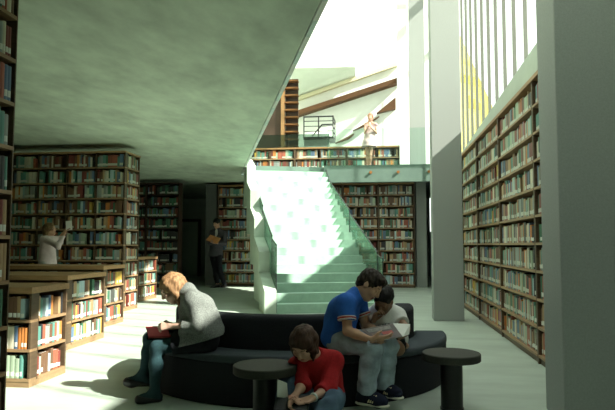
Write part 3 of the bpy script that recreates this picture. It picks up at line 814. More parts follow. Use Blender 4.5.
# ---- woman in the grey jacket, seated at the end of the sofa, reading
def woman_jacket():
    base=(-1.5,4.82,0); h=.0055*VS
    pel=V(-1.416,4.840,0.508); chest=V(-1.494,4.810,0.715); neck=V(-1.578,4.800,0.854)
    shl=V(-1.482,4.660,0.811); shr=V(-1.613,4.960,0.807)           # near shoulder is her left
    el=V(-1.426,4.620,0.619); wl=V(-1.661,4.660,0.606); er=V(-1.630,4.970,0.578); wr=V(-1.731,4.880,0.563)
    hl=V(-1.396,4.745,0.491); hr=V(-1.451,4.930,0.470)
    kl=V(-1.790,4.700,0.423); al=V(-1.789,4.660,0.079); tl=V(-1.892,4.600,0.032)
    kr=V(-1.904,4.860,0.464); ar=V(-1.960,4.860,0.182); tr=V(-2.098,4.840,0.109)
    H=Head(V(-1.699,4.790,0.891),(-.76,-.36,-.58),(-.60,-.10,.80),1.0)
    pts=[pel,chest,neck,shl,shr,el,wl,er,wr,kl,al,tl,kr,ar,tr,H.c]
    lo,hi=bounds(pts,.17)
    bookT=slab_T(V(-1.815,4.820,0.496),(1,0,.04),(0,1,.12)); bh=(.100,.012,.02)
    nearT=bookT@Matrix.Rotation(R(-62),4,'X'); nb_=nearT@Matrix.Translation((0,-.055,.002)); fb_=bookT@Matrix.Translation((0,.055,.002))
    F=Field(lo,hi,h)
    torso(F,pel,chest,neck,shl,shr,hl,hr,.88)
    leg(F,hl,kl,al,.92); leg(F,hr,kr,ar,.92); foot(F,al,tl,.85); foot(F,ar,tr,.85)
    arm(F,shl,el,wl,.86); arm(F,shr,er,wr,.86)
    F.cone(neck,H.p(-.02,-.06,0),.052,.046,.03)
    H.build(F,True)
    hand(F,wl,(-1,0,-.12),(0,.75,-.4),-1,.75,.92); hand(F,wr,(-1,-.15,-.15),(0,-.75,-.35),1,.75,.92)
    F.carve_box(nb_,(.099,.058,.015)); F.carve_box(fb_,(.099,.058,.015)); F.carve_box(bookT,(.104,.022,.022)); F.carve_sofa().carve_floor()
    b=solid('person',F,[SK['pale'],SK['lip'],SK['brow']],base,pick=H.pick)
    tag(b,'woman in grey tweed jacket and dark tights sitting cross-legged on sofa end, head bowed reading','person')
    H.eyes(b,base)
    # tights and skirt
    F=Field(lo,hi,h); leg(F,hl,kl,al,.92,.007); leg(F,hr,kr,ar,.92,.007); foot(F,al,tl,.85,.006); foot(F,ar,tr,.85,.006); F.carve_sofa().carve_floor()
    F.plane(V(-1.489,4.800,0.554),(1,0,.0)); F.carve_box(nb_,(.099,.058,.015)); F.carve_box(fb_,(.099,.058,.015)); F.carve_box(bookT,(.104,.022,.022)); solid('tights',F,cloth('dark_teal_tights',(.020,.050,.058),.2,60),base,b,keep=.1)
    F=Field(lo,hi,h); F.cone(hl,hr,.112,.112,.04); 
    F.cone(hl,hl*.32+kl*.68,.098,.078,.03,1); F.cone(hr,hr*.32+kr*.68,.098,.076,.03,1); F.cone((hl+hr)/2,(hl*.4+kl*.6+hr*.4+kr*.6)/2,.085,.075,.05,1); F.folds(.003,40,3); F.carve_sofa(); F.carve_box(nb_,(.099,.058,.015)); F.carve_box(fb_,(.099,.058,.015)); F.carve_box(bookT,(.104,.022,.022))
    solid('skirt',F,cloth('black_skirt',(.012,.014,.018)),base,b)
    for a,t in ((al,tl),(ar,tr)):
        F=Field(lo,hi,h); foot(F,a,t,.85,.012); d=nrm((t-a)*V(1,1,0)); F.plane(a*.25+t*.75+V(0,0,.012),nrm(V(0,0,1)+d*-.25)); F.carve_floor().carve_sofa()
        o=solid('shoe',F,M['tableg'],base,b)
    # jacket, cut loose and flaring at the back
    F=Field(lo,hi,h); torso(F,pel*.7+chest*.3,chest,neck,shl,shr,hl*.75+chest*.25,hr*.75+chest*.25,.88,.028)
    F.cone(chest,V(-1.456,4.830,0.542),.135,.155,.05,1); F.cone(V(-1.450,4.830,0.730),V(-1.357,4.840,0.550),.085,.070,.06,1); F.cone(V(-1.515,4.740,0.763),V(-1.525,4.730,0.507),.075,.075,.05,1)
    F.cone(neck-V(.01,0,.01),neck+nrm(H.c-neck)*.035,.076,.066,.015,1)
    F.cone(shl,el,.064,.056,.03); F.cone(el,el*.45+wl*.55,.056,.052,.02,1); F.cone(shr,er,.064,.056,.03); F.cone(er,er*.45+wr*.55,.056,.052,.02,1)
    F.folds(.004,38,5); F.cone(chest,V(-1.416,4.840,0.484),.12,.150,.05,1); F.cone(hl+V(-.03,0,0),hr,.128,.128,.04); F.cone(chest,V(-1.527,4.740,0.433),.10,.115,.05); F.cone(V(-1.527,4.740,0.433),hl,.10,.12,.05); F.plane(V(-1.463,4.800,0.469),nrm((.26,0,-1))); F.carve_sofa(); F.carve_box(nb_,(.099,.058,.015)); F.carve_box(fb_,(.099,.058,.015)); F.carve_box(bookT,(.104,.022,.022))
    solid('jacket',F,cloth('grey_tweed',(.17,.185,.172),.55,130,.6,160),base,b)
    # hair falling forward beside the face
    F=Field(lo,hi,h*.85)
    F.ell(H.p(-.018,.036,0),H.ax,(.108,.094,.084),.01); F.ell(H.p(-.055,-.01,0),H.ax,(.070,.095,.078),.03)
    for q in (-1,1):
        F.cone(H.p(.02,.05,.060*q),H.p(.005,-.09,.070*q),.032,.026,.03); F.cone(H.p(.005,-.09,.070*q),H.p(.03,-.16,.062*q)+V(0,0,-.02),.026,.012,.02)
        F.cone(H.p(-.04,.03,.06*q),H.p(-.045,-.13,.055*q),.036,.024,.03)
    F.cone(H.p(-.07,.02,0),H.p(-.075,-.12,0),.05,.03,.03)
    F.dig(H.p(.115,-.03,0),H.ax,(.075,.092,.058),.015); F.folds(.0022,120,2)
    solid('hair',F,hair_mat('light_brown_hair',(.26,.145,.070)),base,b)
    # red book
    k=tag(bpy.data.objects.new('book',None),'open red-covered book resting on the lap of the woman in the grey jacket','book'); COL.objects.link(k); k.location=bookT.translation
    hinge=((nearT,-1),(bookT,1))
    kb=bookT.translation
    red=mat('red_cover',(.42,.045,.05),.5,.08,10)
    for Tq,q in hinge:
        T=Tq@Matrix.Translation((0,q*.056,-.004)); box_at('cover',T,(.092,.052,.004),red,k,kb)
        T=Tq@Matrix.Translation((0,q*.056,.005)); box_at('pages',T,(.088,.046,.0045),M['paper'],k,kb)
    box_at('spine',bookT@Matrix.Translation((0,-.002,-.008)),(.092,.007,.003),red,k,kb)
woman_jacket()

# ---- man in the blue shirt leaning over a magazine
MAGT=None
def pages_between(name,p,thick,m,parent,base):
    a,b,c,d=[np.asarray(q,float) for q in p]; n=nrm(np.cross(b-a,d-a))*thick
    return MB().hexa([tuple(q-np.asarray(base)) for q in (a,b,c,d,a+n,b+n,c+n,d+n)]).build(name,m,parent)
MG=[V(-0.134,4.600,0.608),V(-0.043,4.520,0.536),V(0.169,4.560,0.563),V(0.098,4.660,0.649)]     # dark cover: outer top, outer bottom, spine bottom, spine top
MG2=[V(0.169,4.560,0.563),V(0.222,4.660,0.568),V(0.234,4.740,0.633),V(0.098,4.660,0.649)]
def quad_T(p):
    a,b,c,d=p; o=(a+b+c+d)/4; return slab_T(o,(d-a)+(c-b),(a-b)+(d-c)), (np.linalg.norm(d-a)/2+.010,np.linalg.norm(a-b)/2+.012,.021)
def man_blue():
    base=(-.35,4.83,0); h=.0055*VS
    pel=V(-0.333,4.840,0.528); chest=V(-0.291,4.820,0.722); neck=V(-0.186,4.810,0.843)
    shr=V(-0.258,4.660,0.805); shl=V(-0.184,4.980,0.788)
    er=V(-0.244,4.600,0.595); wr=V(-0.065,4.500,0.546); el=V(-0.111,4.960,0.587); wl=V(0.010,4.780,0.558)
    hr=V(-0.303,4.745,0.496); hl=V(-0.282,4.930,0.475)
    kr=V(-0.055,4.580,0.485); ar=V(-0.106,4.575,0.155); tr=V(0.020,4.520,0.096)
    kl=V(0.063,4.680,0.475); al=V(0.026,4.735,0.174); tl=V(0.131,4.660,0.123)
    H=Head(V(-0.074,4.790,0.929),(.66,-.33,-.62),(.55,-.05,.80),1.0)
    pts=[pel,chest,neck,shl,shr,el,wl,er,wr,kl,al,tl,kr,ar,tr,H.c]; lo,hi=bounds(pts,.17)
    qs=[quad_T(MG),quad_T(MG2)]
    F=Field(lo,hi,h)
    torso(F,pel,chest,neck,shl,shr,hl,hr,.95); leg(F,hl,kl,al,.98); leg(F,hr,kr,ar,.98); foot(F,al,tl,.92); foot(F,ar,tr,.92)
    arm(F,shl,el,wl,.98); arm(F,shr,er,wr,.98)
    F.cone(neck,H.p(-.025,-.06,0),.060,.056,.03); H.build(F)
    hand(F,wr,(.95,.1,.02),(-.1,.7,.5),1,.35,1.0); hand(F,wl,(.8,-.6,-.2),(.3,-.5,.8),-1,.4,1.0)
    for T,hf in qs: F.carve_box(T,hf)
    F.carve_sofa().carve_floor()
    BLUE.append(F); b=solid('person',F,[SK['tan'],SK['liptan'],SK['brow']],base,pick=H.pick)
    tag(b,'man in blue short-sleeved shirt and faded jeans sitting on sofa leaning over an open magazine','person'); H.eyes(b,base)
    F=Field(lo,hi,h); torso(F,pel,chest,neck,shl,shr,hl,hr,.95,.018); F.cone(chest,pel,.125,.135,.05)
    F.cone(shr,shr*.38+er*.62,.070,.066,.03,1); F.cone(shl,shl*.38+el*.62,.070,.066,.03,1); F.folds(.0045,36,8)
    F.dig(neck+nrm(H.c-neck)*.085+V(.03,-.02,0),(V(1,0,0),V(0,1,0),V(0,0,1)),(.075,.08,.075),.01)
    F.plane(V(-0.347,4.800,0.439),nrm((-.1,0,-1))); F.carve_sofa()
    BLUE.append(F); solid('shirt',F,cloth('blue_jersey',(.028,.12,.46),.12,30),base,b,keep=.2)
    for s_,e_ in ((shr,er),(shl,el)):
        for t0,t1,m in ((.50,.535,'w'),(.535,.585,'r'),(.585,.63,'w')):
            F=Field(lo,hi,h*.8); F.cone(s_*(1-t0)+e_*t0,s_*(1-t1)+e_*t1,.0735,.0725,.0,2)
            BLUE.append(F); solid('cuff_band',F,cloth('white_rib',(.68,.66,.62)) if m=='w' else cloth('red_rib',(.42,.04,.03)),base,b,keep=.2)
    F=Field(lo,hi,h); F.cone(hl,hr,.112,.112,.04); leg(F,hl,kl,al,1.04,.022,.03); leg(F,hr,kr,ar,1.04,.022,.03)
    for k_,a_ in ((kl,al),(kr,ar)): F.cone(k_*.45+a_*.55,a_-V(0,0,.01),.067,.072,.03,1)
    F.folds(.0055,42,4); F.carve_sofa().carve_floor(); [F.carve_box(T,hf) for T,hf in qs]
    BLUE.append(F); solid('jeans',F,cloth('faded_denim',(.34,.41,.48),.38,9,.3,200),base,b,keep=.2)
    for a_,t_ in ((al,tl),(ar,tr)):
        F=Field(lo,hi,h*.8); foot(F,a_,t_,.98,.014); F.plane(a_+V(0,0,.022),(0,0,1)); F.carve_floor().carve_sofa()
        BLUE.append(F); sh=solid('shoe',F,cloth('navy_suede',(.018,.022,.045)),base,b)
        d=nrm((t_-a_)*V(1,1,0)); sd=np.cross(d,V(0,0,1)); z0=t_[2]
        F=Field(lo,hi,h*.7); F.cone(a_*V(1,1,0)-d*.035+V(0,0,z0-.030),t_*V(1,1,0)+V(0,0,z0-.030),.052,.050,.0,flat=((0,0,1),.28)); F.carve_floor().carve_sofa()
        BLUE.append(F); solid('sole',F,mat('off_white_sole',(.62,.60,.52),.7),base,sh)
        for q in range(3):
            c=a_*(.62-.13*q)+t_*(.38+.13*q); c[2]=z0+.016
            F=Field(lo,hi,h*.7); F.cone(c+sd*.054+V(0,0,-.022)-d*.012,c+sd*.034+V(0,0,.026)+d*.012,.0065,.0065,.0); F.carve_sofa()
            solid('stripe',F,mat('cream_stripe',(.65,.58,.36),.6),base,sh)
    F=Field(lo,hi,h*.85)
    F.ell(H.p(-.016,.042,0),H.ax,(.107,.090,.083),.01); F.ell(H.p(-.06,-.01,0),H.ax,(.055,.075,.070),.03); F.ell(H.p(.045,.095,0),H.ax,(.055,.03,.06),.02)
    for q in (-1,1): F.dig(H.p(.0,-.02,.085*q),H.ax,(.03,.036,.02),.008)
    F.dig(H.p(.105,-.035,0),H.ax,(.080,.098,.085),.012); F.folds(.003,150,6)
    BLUE.append(F); solid('hair',F,hair_mat('dark_brown_hair',(.028,.019,.014)),base,b)
man_blue()

# ---- second reader, white T-shirt
def reader_white():
    base=(.05,5.08,0); h=.0055*VS
    pel=V(0.069,5.100,0.480); chest=V(0.045,5.070,0.624); neck=V(0.029,5.040,0.718)
    shl=V(0.139,5.040,0.654); shr=V(-0.084,5.080,0.638)
    el=V(0.208,4.930,0.580); wl=V(0.197,4.780,0.561); er=V(-0.115,4.930,0.550); wr=V(-0.057,4.900,0.624)
    hl=V(0.102,5.090,0.465); hr=V(0.010,5.090,0.464)
    kl=V(0.143,4.830,0.428); al=V(0.010,4.920,0.442); kr=V(-0.072,5.020,0.465); ar=V(0.067,4.980,0.437)
    H=Head(V(0.033,4.960,0.796),(-.30,-.72,-.60),(-.08,-.55,.80),.98)
    pts=[pel,chest,neck,shl,shr,el,wl,er,wr,kl,al,kr,ar,H.c]; lo,hi=bounds(pts,.18)
    qs=[quad_T(MG),quad_T(MG2)]
    F=Field(lo,hi,h)
    torso(F,pel,chest,neck,shl,shr,hl,hr,.92); leg(F,hl,kl,al,.92); leg(F,hr,kr,ar,.92)
    foot(F,al,al+V(-.17,.02,-.012),.85); foot(F,ar,ar+V(.15,.03,-.012),.85)
    arm(F,shl,el,wl,.95); arm(F,shr,er,wr,.95); F.cone(neck,H.p(-.02,-.06,0),.056,.052,.03); H.build(F)
    hand(F,wr,(.35,-.1,.85),(.6,-.3,.2),1,.9,.95); hand(F,wl,(-.25,-.5,.0),(-.6,.2,-.4),-1,.5,.95)
    for T,hf in qs: F.carve_box(T,hf)
    F.carve_sofa().minus(BLUE)
    b=solid('person',F,[SK['brown'],SK['liptan'],SK['brow']],base,pick=H.pick)
    tag(b,'reader in white printed T-shirt with short black hair, hand at mouth, behind the open magazine','person'); H.eyes(b,base)
    F=Field(lo,hi,h); torso(F,pel,chest,neck,shl,shr,hl,hr,.92,.020); F.cone(chest,pel,.125,.135,.05)
    F.cone(shr,shr*.42+er*.58,.072,.070,.03,1); F.cone(shl,shl*.42+el*.58,.072,.070,.03,1); F.folds(.0045,36,12)
    F.dig(neck+nrm(H.c-neck)*.07,(V(1,0,0),V(0,1,0),V(0,0,1)),(.070,.075,.065),.01); F.carve_sofa()
    for T,hf in qs: F.carve_box(T,hf)
    F.minus(BLUE)
    pr=chest+V(-.02,-.13,-.035)
    def pick(c):
        x=(c[:,0]-pr[0]); z=(c[:,2]-pr[2])-.25*x
        return ((np.abs(z)<.018*(1-(x/.085)**2)) & (np.abs(x)<.085) & (c[:,1]<chest[1]-.03) & (np.sin(x*150)+np.sin(x*63+1)>-.6)).astype(int)
    solid('shirt',F,[cloth('white_cotton',(.74,.74,.72),.06,30),cloth('black_print',(.03,.03,.03))],base,b,pick=pick,keep=.2)
    F=Field(lo,hi,h); F.cone(hl,hr,.106,.106,.04); F.cone(hl,hl*.22+kl*.78,.098,.082,.03,1); F.cone(hr,hr*.22+kr*.78,.098,.082,.03,1); F.folds(.004,40,9); F.carve_sofa().minus(BLUE)
    solid('shorts',F,cloth('dark_shorts',(.035,.040,.048)),base,b,keep=.2)
    F=Field(lo,hi,h*.85); F.ell(H.p(-.018,.042,0),H.ax,(.105,.086,.081),.01); F.ell(H.p(-.062,-.005,0),H.ax,(.050,.070,.066),.03)
    for q in (-1,1): F.dig(H.p(.0,-.02,.083*q),H.ax,(.03,.036,.02),.008)
    F.dig(H.p(.112,-.030,0),H.ax,(.080,.100,.088),.012); F.folds(.0025,190,6).minus(BLUE)
    solid('hair',F,hair_mat('black_hair',(.012,.010,.010)),base,b)
reader_white()
mg=tag(bpy.data.objects.new('magazine',None),'large open magazine with dark cover held across the laps of the two readers','magazine'); COL.objects.link(mg)
mb_=(MG[2]+MG[3])/2; mg.location=tuple(mb_)
cv=pages_between('cover',MG,.003,mat('dark_magazine_cover',(.085,.060,.055),.4,.5,14),mg,mb_)
def onq(u0,v0,u1,v1):
    a,b,c,d=MG; f=lambda u,v:(a*(1-u)+d*u)*(1-v)+(b*(1-u)+c*u)*v
    return [f(u0,v0),f(u0,v1),f(u1,v1),f(u1,v0)]
nn=nrm(np.cross(MG[1]-MG[0],MG[3]-MG[0]))
for (q,m) in (((.10,.10,.86,.34),mat('grey_cover_band',(.26,.24,.22),.5,.5,30)),((.46,.46,.82,.66),mat('red_cover_patch',(.40,.05,.04),.5,.2,20)),((.12,.46,.40,.80),mat('brown_cover_picture',(.20,.13,.09),.5,.6,25))):
    pts=[p+nn*.0034 for p in onq(*q)]
    pages_between('cover_print',pts,.0008,m,cv,mb_)
pages_between('pages',[p-nn*.001 for p in onq(.01,.02,.995,.98)],-.005,M['paper'],mg,mb_)
pages_between('leaf',MG2,.004,M['paper'],mg,mb_)

# ---- reader in red sitting on the floor
def girl_red():
    base=(-.45,4.3,0); h=.0055*VS
    pel=V(-0.406,4.400,0.167); chest=V(-0.430,4.270,0.379); neck=V(-0.473,4.210,0.473)
    shl=V(-0.321,4.240,0.429); shr=V(-0.568,4.180,0.394)
    el=V(-0.353,4.080,0.280); wl=V(-0.431,3.920,0.261); er=V(-0.517,4.060,0.313); wr=V(-0.554,3.930,0.264)
    hl=V(-0.354,4.380,0.152); hr=V(-0.461,4.360,0.154)
    kl=V(-0.311,4.020,0.217); al=V(-0.391,3.820,0.141); kr=V(-0.619,4.100,0.308); ar=V(-0.634,3.980,0.100)
    H=Head(V(-0.518,4.090,0.575),(-.22,-.66,-.66),(-.10,-.62,.78),.98)
    pts=[pel,chest,neck,shl,shr,el,wl,er,wr,kl,al,kr,ar,H.c]; lo,hi=bounds(pts,.19); lo[2]=-.02
    T1=slab_T(V(-0.569,3.900,0.227),(1,0,0),(0,.9,.42)); hf=(.115,.085,.010)
    F=Field(lo,hi,h)
    torso(F,pel,chest,neck,shl,shr,hl,hr,.88); leg(F,hl,kl,al,.92); leg(F,hr,kr,ar,.92)
    foot(F,al,al+V(-.03,-.16,-.03),.88); foot(F,ar,ar+V(-.03,-.16,-.03),.88)
    arm(F,shl,el,wl,.86); arm(F,shr,er,wr,.86); F.cone(neck,H.p(-.02,-.06,0),.052,.046,.03); H.build(F,True)
    hand(F,wl,(-.75,-.25,-.25),(-.1,-.35,.8),-1,.55,.9); hand(F,wr,(-.1,-.6,-.45),(.5,.1,.6),1,.5,.9)
    F.carve_box(T1,hf,.003); F.carve_sofa().carve_floor().carve_drum(-.79,4.12,.224,.365,.428)
    b=solid('person',F,[SK['fair'],SK['lip'],SK['brow']],base,pick=H.pick)
    tag(b,'young woman in red sweater and jeans sitting on the floor against the sofa, reading','person'); H.eyes(b,base)
    F=Field(lo,hi,h); torso(F,pel,chest,neck,shl,shr,hl*.7+chest*.3,hr*.7+chest*.3,.88,.024); F.cone(chest,pel,.12,.13,.05)
    F.cone(shl,el,.066,.056,.03); F.cone(el,el*.55+wl*.45,.056,.050,.02,1); F.cone(shr,er,.066,.054,.03); F.cone(er,er*.75+wr*.25,.054,.050,.02,1); F.folds(.005,40,21)
    F.dig(neck+nrm(H.c-neck)*.07+V(.01,-.02,.01),(V(1,0,0),V(0,1,0),V(0,0,1)),(.100,.090,.070),.012); F.plane(pel-V(0,0,.03),(0,.3,-1)); F.carve_sofa().carve_floor().carve_drum(-.79,4.12,.224,.365,.428)
    solid('sweater',F,cloth('red_wool',(.36,.016,.02),.2,60,.4,140),base,b,keep=.2)
    F=Field(lo,hi,h); F.cone(hl,hr,.106,.106,.04); leg(F,hl,kl,al,.98,.018,.03); leg(F,hr,kr,ar,.98,.018,.03); F.folds(.005,44,14); F.carve_sofa().carve_floor().carve_drum(-.79,4.12,.224,.365,.428); F.carve_box(T1,hf,.003)
    solid('jeans',F,cloth('blue_denim',(.085,.135,.20),.35,9,.3,200),base,b,keep=.2)
    for a_ in (al,ar):
        F=Field(lo,hi,h); foot(F,a_,a_+V(-.03,-.16,-.03),.92,.012); F.plane(a_+V(0,0,.02),(0,0,1)); F.carve_floor(); solid('shoe',F,cloth('dark_canvas',(.03,.03,.035)),base,b)
    F=Field(lo,hi,h*.7); d=nrm(wl-el); F.cone(wl-d*.012,wl+d*.006,.030,.029,0,2); solid('watch_strap',F,M['steel'],base,b)
    F=Field(lo,hi,h*.85)
    F.ell(H.p(-.018,.038,0),H.ax,(.104,.091,.081),.01); F.ell(H.p(-.055,-.01,0),H.ax,(.062,.090,.074),.03)
    for q in (-1,1):
        F.cone(H.p(.03,.06,.052*q),H.p(.02,-.05,.070*q),.032,.024,.03); F.cone(H.p(.02,-.05,.070*q),H.p(.045,-.11,.066*q),.024,.010,.02)
        F.cone(H.p(-.04,.03,.06*q),H.p(-.03,-.11,.062*q),.040,.022,.03)
    F.dig(H.p(.122,-.035,0),H.ax,(.078,.095,.062),.015); F.folds(.0028,120,17)
    solid('hair',F,hair_mat('chestnut_hair',(.060,.030,.020)),base,b)
    k=tag(bpy.data.objects.new('book',None),'black book open on the knees of the reader in red, one white page raised','book'); COL.objects.link(k); kb=T1.translation; k.location=kb
    box_at('cover',T1@Matrix.Translation((0,0,-.004)),(.112,.082,.004),M['black'],k,kb,.002)
    box_at('pages',T1@Matrix.Translation((.004,0,.003)),(.100,.076,.004),mat('dark_page',(.05,.05,.055),.6),k,kb)
    a=V(-0.668,3.900,0.262); e=V(-0.665,3.900,0.377); f_=V(-0.607,3.930,0.346); g_=V(-0.603,3.950,0.242)
    pages_between('raised_page',[a,g_,f_,e],.002,M['paper'],k,kb)
girl_red()

# ---- standing reader in the dark suit, far off by the bookcase
def man_suit():
    base=(-4.8,17.5,0); h=.010*VS; s=1.16
    pel=V(-4.886,17.500,1.040); chest=V(-4.817,17.460,1.430); neck=V(-4.802,17.450,1.685)
    shl=V(-4.582,17.380,1.593); shr=V(-5.022,17.520,1.612)
    el=V(-4.538,17.280,1.280); wl=V(-4.738,17.120,1.309); er=V(-5.030,17.400,1.310); wr=V(-4.927,17.200,1.353)
    hl=V(-4.795,17.450,0.981); hr=V(-4.968,17.520,0.979); kl=V(-4.719,17.360,0.508); al=V(-4.587,17.450,0.104); kr=V(-4.858,17.420,0.504); ar=V(-4.759,17.300,0.097)
    tl=al+V(-.02,-.2,-.09); tr=ar+V(-.12,-.19,-.09)
    H=Head(V(-4.833,17.400,1.894),(-.30,-.85,-.40),(-.1,-.35,.9),s)
    pts=[pel,chest,neck,shl,shr,el,wl,er,wr,kl,al,tl,kr,ar,tr,H.c]; lo,hi=bounds(pts,.22); lo[2]=-.02
    T1=slab_T(V(-4.845,17.120,1.421),(.9,-.25,-.28),(.15,.5,.55)); hf=(.20,.12,.012)
    F=Field(lo,hi,h); torso(F,pel,chest,neck,shl,shr,hl,hr,s); leg(F,hl,kl,al,s); leg(F,hr,kr,ar,s); foot(F,al,tl,s); foot(F,ar,tr,s); arm(F,shl,el,wl,s); arm(F,shr,er,wr,s)
    F.cone(neck,H.p(-.02,-.06,0),.06*s,.055*s,.03); H.build(F)
    hand(F,wl,(-.5,-.5,.0),(-.3,.2,.7),-1,.5,s); hand(F,wr,(.2,-.7,-.1),(.3,.1,.7),1,.5,s); F.carve_box(T1,hf); F.carve_floor()
    b=solid('person',F,[SK['tan'],SK['liptan'],SK['brow']],base,pick=H.pick,keep=.02)
    tag(b,'man in dark suit standing by the far bookcase with ankles crossed, reading an orange book','person'); H.eyes(b,base)
    F=Field(lo,hi,h); torso(F,pel,chest,neck,shl,shr,hl,hr,s,.025); arm(F,shl,el,el*.15+wl*.85,s,.02,.03,1); arm(F,shr,er,er*.15+wr*.85,s,.02,.03,1)
    F.cone(chest,pel-V(0,0,.10),.15*s,.17*s,.05,1); F.folds(.006,25,31); fr=nrm(H.f*V(1,1,0)); F.dig(neck+fr*.10-V(0,0,.08),(V(1,0,0),V(0,1,0),V(0,0,1)),(.05,.09,.16),.01)
    solid('jacket',F,cloth('charcoal_suit',(.080,.075,.088)),base,b,keep=.1)
    F=Field(lo,hi,h); torso(F,pel,chest,neck,shl,shr,hl,hr,s,.010); F.plane(neck+V(0,0,.02),(0,0,1)); F.plane(pel,(0,0,-1)); F.cone(neck,neck+V(0,0,.05),.065*s,.065*s,.01,1)
    solid('shirt',F,cloth('white_shirt',(.62,.62,.60)),base,b,keep=.1)
    F=Field(lo,hi,h); F.cone(hl,hr,.11*s,.11*s,.04); leg(F,hl,kl,al-V(0,0,.03),s*1.05,.02); leg(F,hr,kr,ar-V(0,0,.03),s*1.05,.02); F.folds(.005,30,11); F.carve_floor()
    solid('trousers',F,cloth('black_trousers',(.014,.015,.019)),base,b,keep=.2)
    for a_,t_ in ((al,tl),(ar,tr)):
        F=Field(lo,hi,h); foot(F,a_,t_,s,.016); F.plane(a_,(0,0,1)); F.carve_floor(); solid('shoe',F,M['tableg'],base,b)
    F=Field(lo,hi,h*.8); F.ell(H.p(-.016,.045,0),H.ax,H.rr(.107,.092,.084),.01); F.ell(H.p(-.06,0,0),H.ax,H.rr(.055,.08,.07),.03); F.dig(H.p(.11,-.035,0),H.ax,H.rr(.080,.098,.088),.012)
    solid('hair',F,hair_mat('jet_hair',(.012,.011,.012)),base,b)
    k=tag(bpy.data.objects.new('book',None),'orange-brown book held open by the man in the dark suit','book'); COL.objects.link(k); kb=T1.translation; k.location=kb
    oc=mat('orange_cover',(.62,.24,.07),.6,.1,10)
    for q in (-1,1): box_at('cover',T1@Matrix.Translation((q*.098,0,-.004)),(.094,.115,.005),oc,k,kb)
    for q in (-1,1): box_at('pages',T1@Matrix.Translation((q*.094,0,.005)),(.086,.108,.004),mat('tan_page',(.62,.27,.10),.7),k,kb)
man_suit()

# ---- woman at the tall shelves reaching a paper up
def woman_reaching():
    base=(-5.95,10.1,0); h=.008*VS; Y0=10.05
    pel=V(-5.895,10.050,0.947); chest=V(-5.876,10.050,1.250); neck=V(-5.861,10.050,1.402)
    shl=V(-5.896,9.950,1.356); shr=V(-5.832,10.150,1.349)
    er=V(-5.744,10.230,1.395); wr=V(-5.680,10.300,1.533); el=V(-5.582,9.850,1.233); wl=V(-5.598,10.070,1.429)
    hl=V(-5.895,9.970,0.931); hr=V(-5.884,10.130,0.927); kl=V(hl[0]+.02,hl[1],.48); kr=V(hr[0]+.02,hr[1],.48); al=V(kl[0]-.02,kl[1]+.02,.085); ar=V(kr[0]-.02,kr[1]+.02,.085)
    tl=al+V(.15,.10,-.05); tr=ar+V(.15,.10,-.05)
    H=Head(V(-5.856,10.050,1.527),(.85,.15,.18),(-.15,0,1),.98)
    pts=[pel,chest,neck,shl,shr,el,wl,er,wr,kl,al,tl,kr,ar,tr,H.c]; lo,hi=bounds(pts,.2); lo[2]=-.02
    T1=slab_T(V(-5.629,10.290,1.606),(1,.2,.1),(.1,0,1)); hf=(.060,.090,.007)
    F=Field(lo,hi,h); torso(F,pel,chest,neck,shl,shr,hl,hr,.92); leg(F,hl,kl,al,.95); leg(F,hr,kr,ar,.95); foot(F,al,tl,.9); foot(F,ar,tr,.9); arm(F,shl,el,wl,.9); arm(F,shr,er,wr,.9)
    F.cone(neck,H.p(-.02,-.06,0),.052,.046,.03); H.build(F,True)
    hand(F,wr,(.45,.1,.8),(.3,-.7,.0),1,.4,.95); hand(F,wl,(.3,.3,.85),(.5,.3,0),1,.4,.95); F.carve_box(T1,hf); F.carve_floor()
    b=solid('person',F,[SK['tan'],SK['liptan'],SK['brow']],base,pick=H.pick,keep=.02)
    tag(b,'woman in pale pink top reaching a sheet of paper up to tall shelves','person'); H.eyes(b,base)
    F=Field(lo,hi,h); torso(F,pel,chest,neck,shl,shr,hl,hr,.92,.018); arm(F,shl,el,el*.12+wl*.88,.95,.014,.03,1); arm(F,shr,er,er*.12+wr*.88,.95,.014,.03,1); F.cone(chest,pel-V(0,0,.12),.11,.155,.05,1); F.folds(.005,30,41); F.plane(neck+V(0,0,.012),(0,0,1))
    solid('blouse',F,cloth('pale_pink_cotton',(.60,.50,.50),.08,20),base,b,keep=.1)
    F=Field(lo,hi,h); F.cone(hl,hr,.10,.10,.04); leg(F,hl,kl,al-V(0,0,.02),.98,.016); leg(F,hr,kr,ar-V(0,0,.02),.98,.016); F.carve_floor()
    solid('trousers',F,cloth('pale_trousers',(.45,.44,.42)),base,b,keep=.2)
    for a_,t_ in ((al,tl),(ar,tr)):
        F=Field(lo,hi,h); foot(F,a_,t_,.9,.014); F.plane(a_,(0,0,1)); F.carve_floor(); solid('shoe',F,M['tableg'],base,b)
    F=Field(lo,hi,h*.8); F.ell(H.p(-.02,.036,0),H.ax,(.112,.096,.088),.01); F.ell(H.p(-.06,-.03,0),H.ax,(.07,.10,.085),.03); F.cone(H.p(-.05,0,0),H.p(-.08,-.11,0),.075,.06,.03); F.dig(H.p(.118,-.035,0),H.ax,(.078,.1,.07),.015)
    solid('hair',F,hair_mat('dark_blond_hair',(.20,.125,.06)),base,b)
    p=box_at('paper_sheet',T1,(.055,.085,.0015),M['paper'],None,T1.translation); p.location=T1.translation
    tag(p,'white sheet of paper held up by the woman in the pale pink top','paper')
woman_reaching()

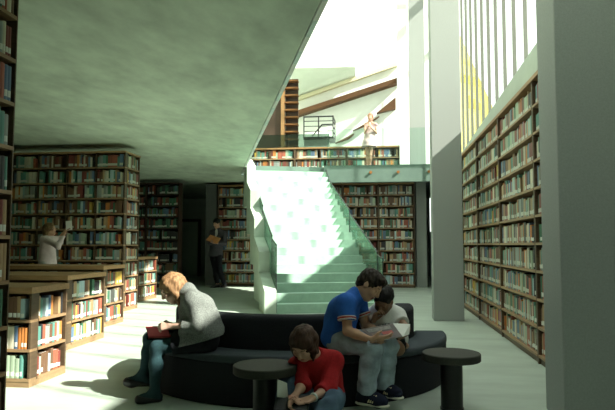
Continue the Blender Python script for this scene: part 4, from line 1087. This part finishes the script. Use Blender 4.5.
# ---- woman in the pale pink dress on the upper floor
def woman_pink():
    base=(-.1,16.75,MEZ); h=.009*VS; Y0=16.8
    pel=V(-0.258,16.800,4.192); chest=V(-0.213,16.800,4.550); neck=V(-0.226,16.800,4.737)
    shl=V(-0.071,16.780,4.657); shr=V(-0.354,16.800,4.668)
    el=V(-0.045,16.750,4.407); wl=V(-0.182,16.560,4.516); er=V(-0.368,16.720,4.409); wr=V(-0.266,16.580,4.578)
    hl=V(-0.188,16.800,4.134); hr=V(-0.329,16.800,4.136); kl=V(-0.218,16.750,3.784); kr=V(-0.303,16.800,3.793); al=V(kl[0]-.02,Y0,MEZ+.085); ar=V(kr[0],Y0+.03,MEZ+.085); tl=al+V(.03,-.17,-.05); tr=ar+V(-.05,-.17,-.05)
    H=Head(V(-0.216,16.770,4.865),(-.15,-.95,-.12),(0,-.1,1),.96)
    pts=[pel,chest,neck,shl,shr,el,wl,er,wr,kl,al,tl,kr,ar,tr,H.c]; lo,hi=bounds(pts,.22); lo[2]=MEZ-.02
    F=Field(lo,hi,h); torso(F,pel,chest,neck,shl,shr,hl,hr,.82); leg(F,hl,kl,al,.84); leg(F,hr,kr,ar,.84); foot(F,al,tl,.8); foot(F,ar,tr,.8); arm(F,shl,el,wl,.8); arm(F,shr,er,wr,.8)
    F.cone(neck,H.p(-.02,-.06,0),.050,.044,.03); H.build(F,True); hand(F,wl,(-.5,0,.75),(-.2,.8,.2),-1,.5,.85); hand(F,wr,(.4,0,.8),(.2,.8,.2),1,.5,.85); F.plane((0,0,MEZ+.002),(0,0,-1))
    b=solid('person',F,[SK['fair'],SK['lip'],SK['brow']],base,pick=H.pick,keep=.02)
    tag(b,'woman in pale pink dress standing on the upper floor, hands at her chest','person'); H.eyes(b,base)
    F=Field(lo,hi,h); torso(F,pel,chest,neck,shl,shr,hl,hr,.82,.016); F.plane(chest+V(0,0,.10),(0,0,1)); F.cone(chest-V(0,0,.06),(hl+hr)/2-V(0,0,.16),.10,.24,.05,1)
    F.folds(.010,28,51); F.plane((0,0,V(-0.259,16.800,4.021)[2]),(0,0,-1))
    solid('dress',F,cloth('pale_pink_tulle',(.62,.44,.46),.08,20),base,b,keep=.1)
    F=Field(lo,hi,h*.8); F.ell(H.p(-.018,.036,0),H.ax,(.108,.094,.085),.01); F.ell(H.p(-.055,-.02,0),H.ax,(.062,.095,.078),.03); F.dig(H.p(.115,-.035,0),H.ax,(.078,.1,.066),.015)
    solid('hair',F,hair_mat('red_blond_hair',(.36,.20,.13)),base,b)
woman_pink()
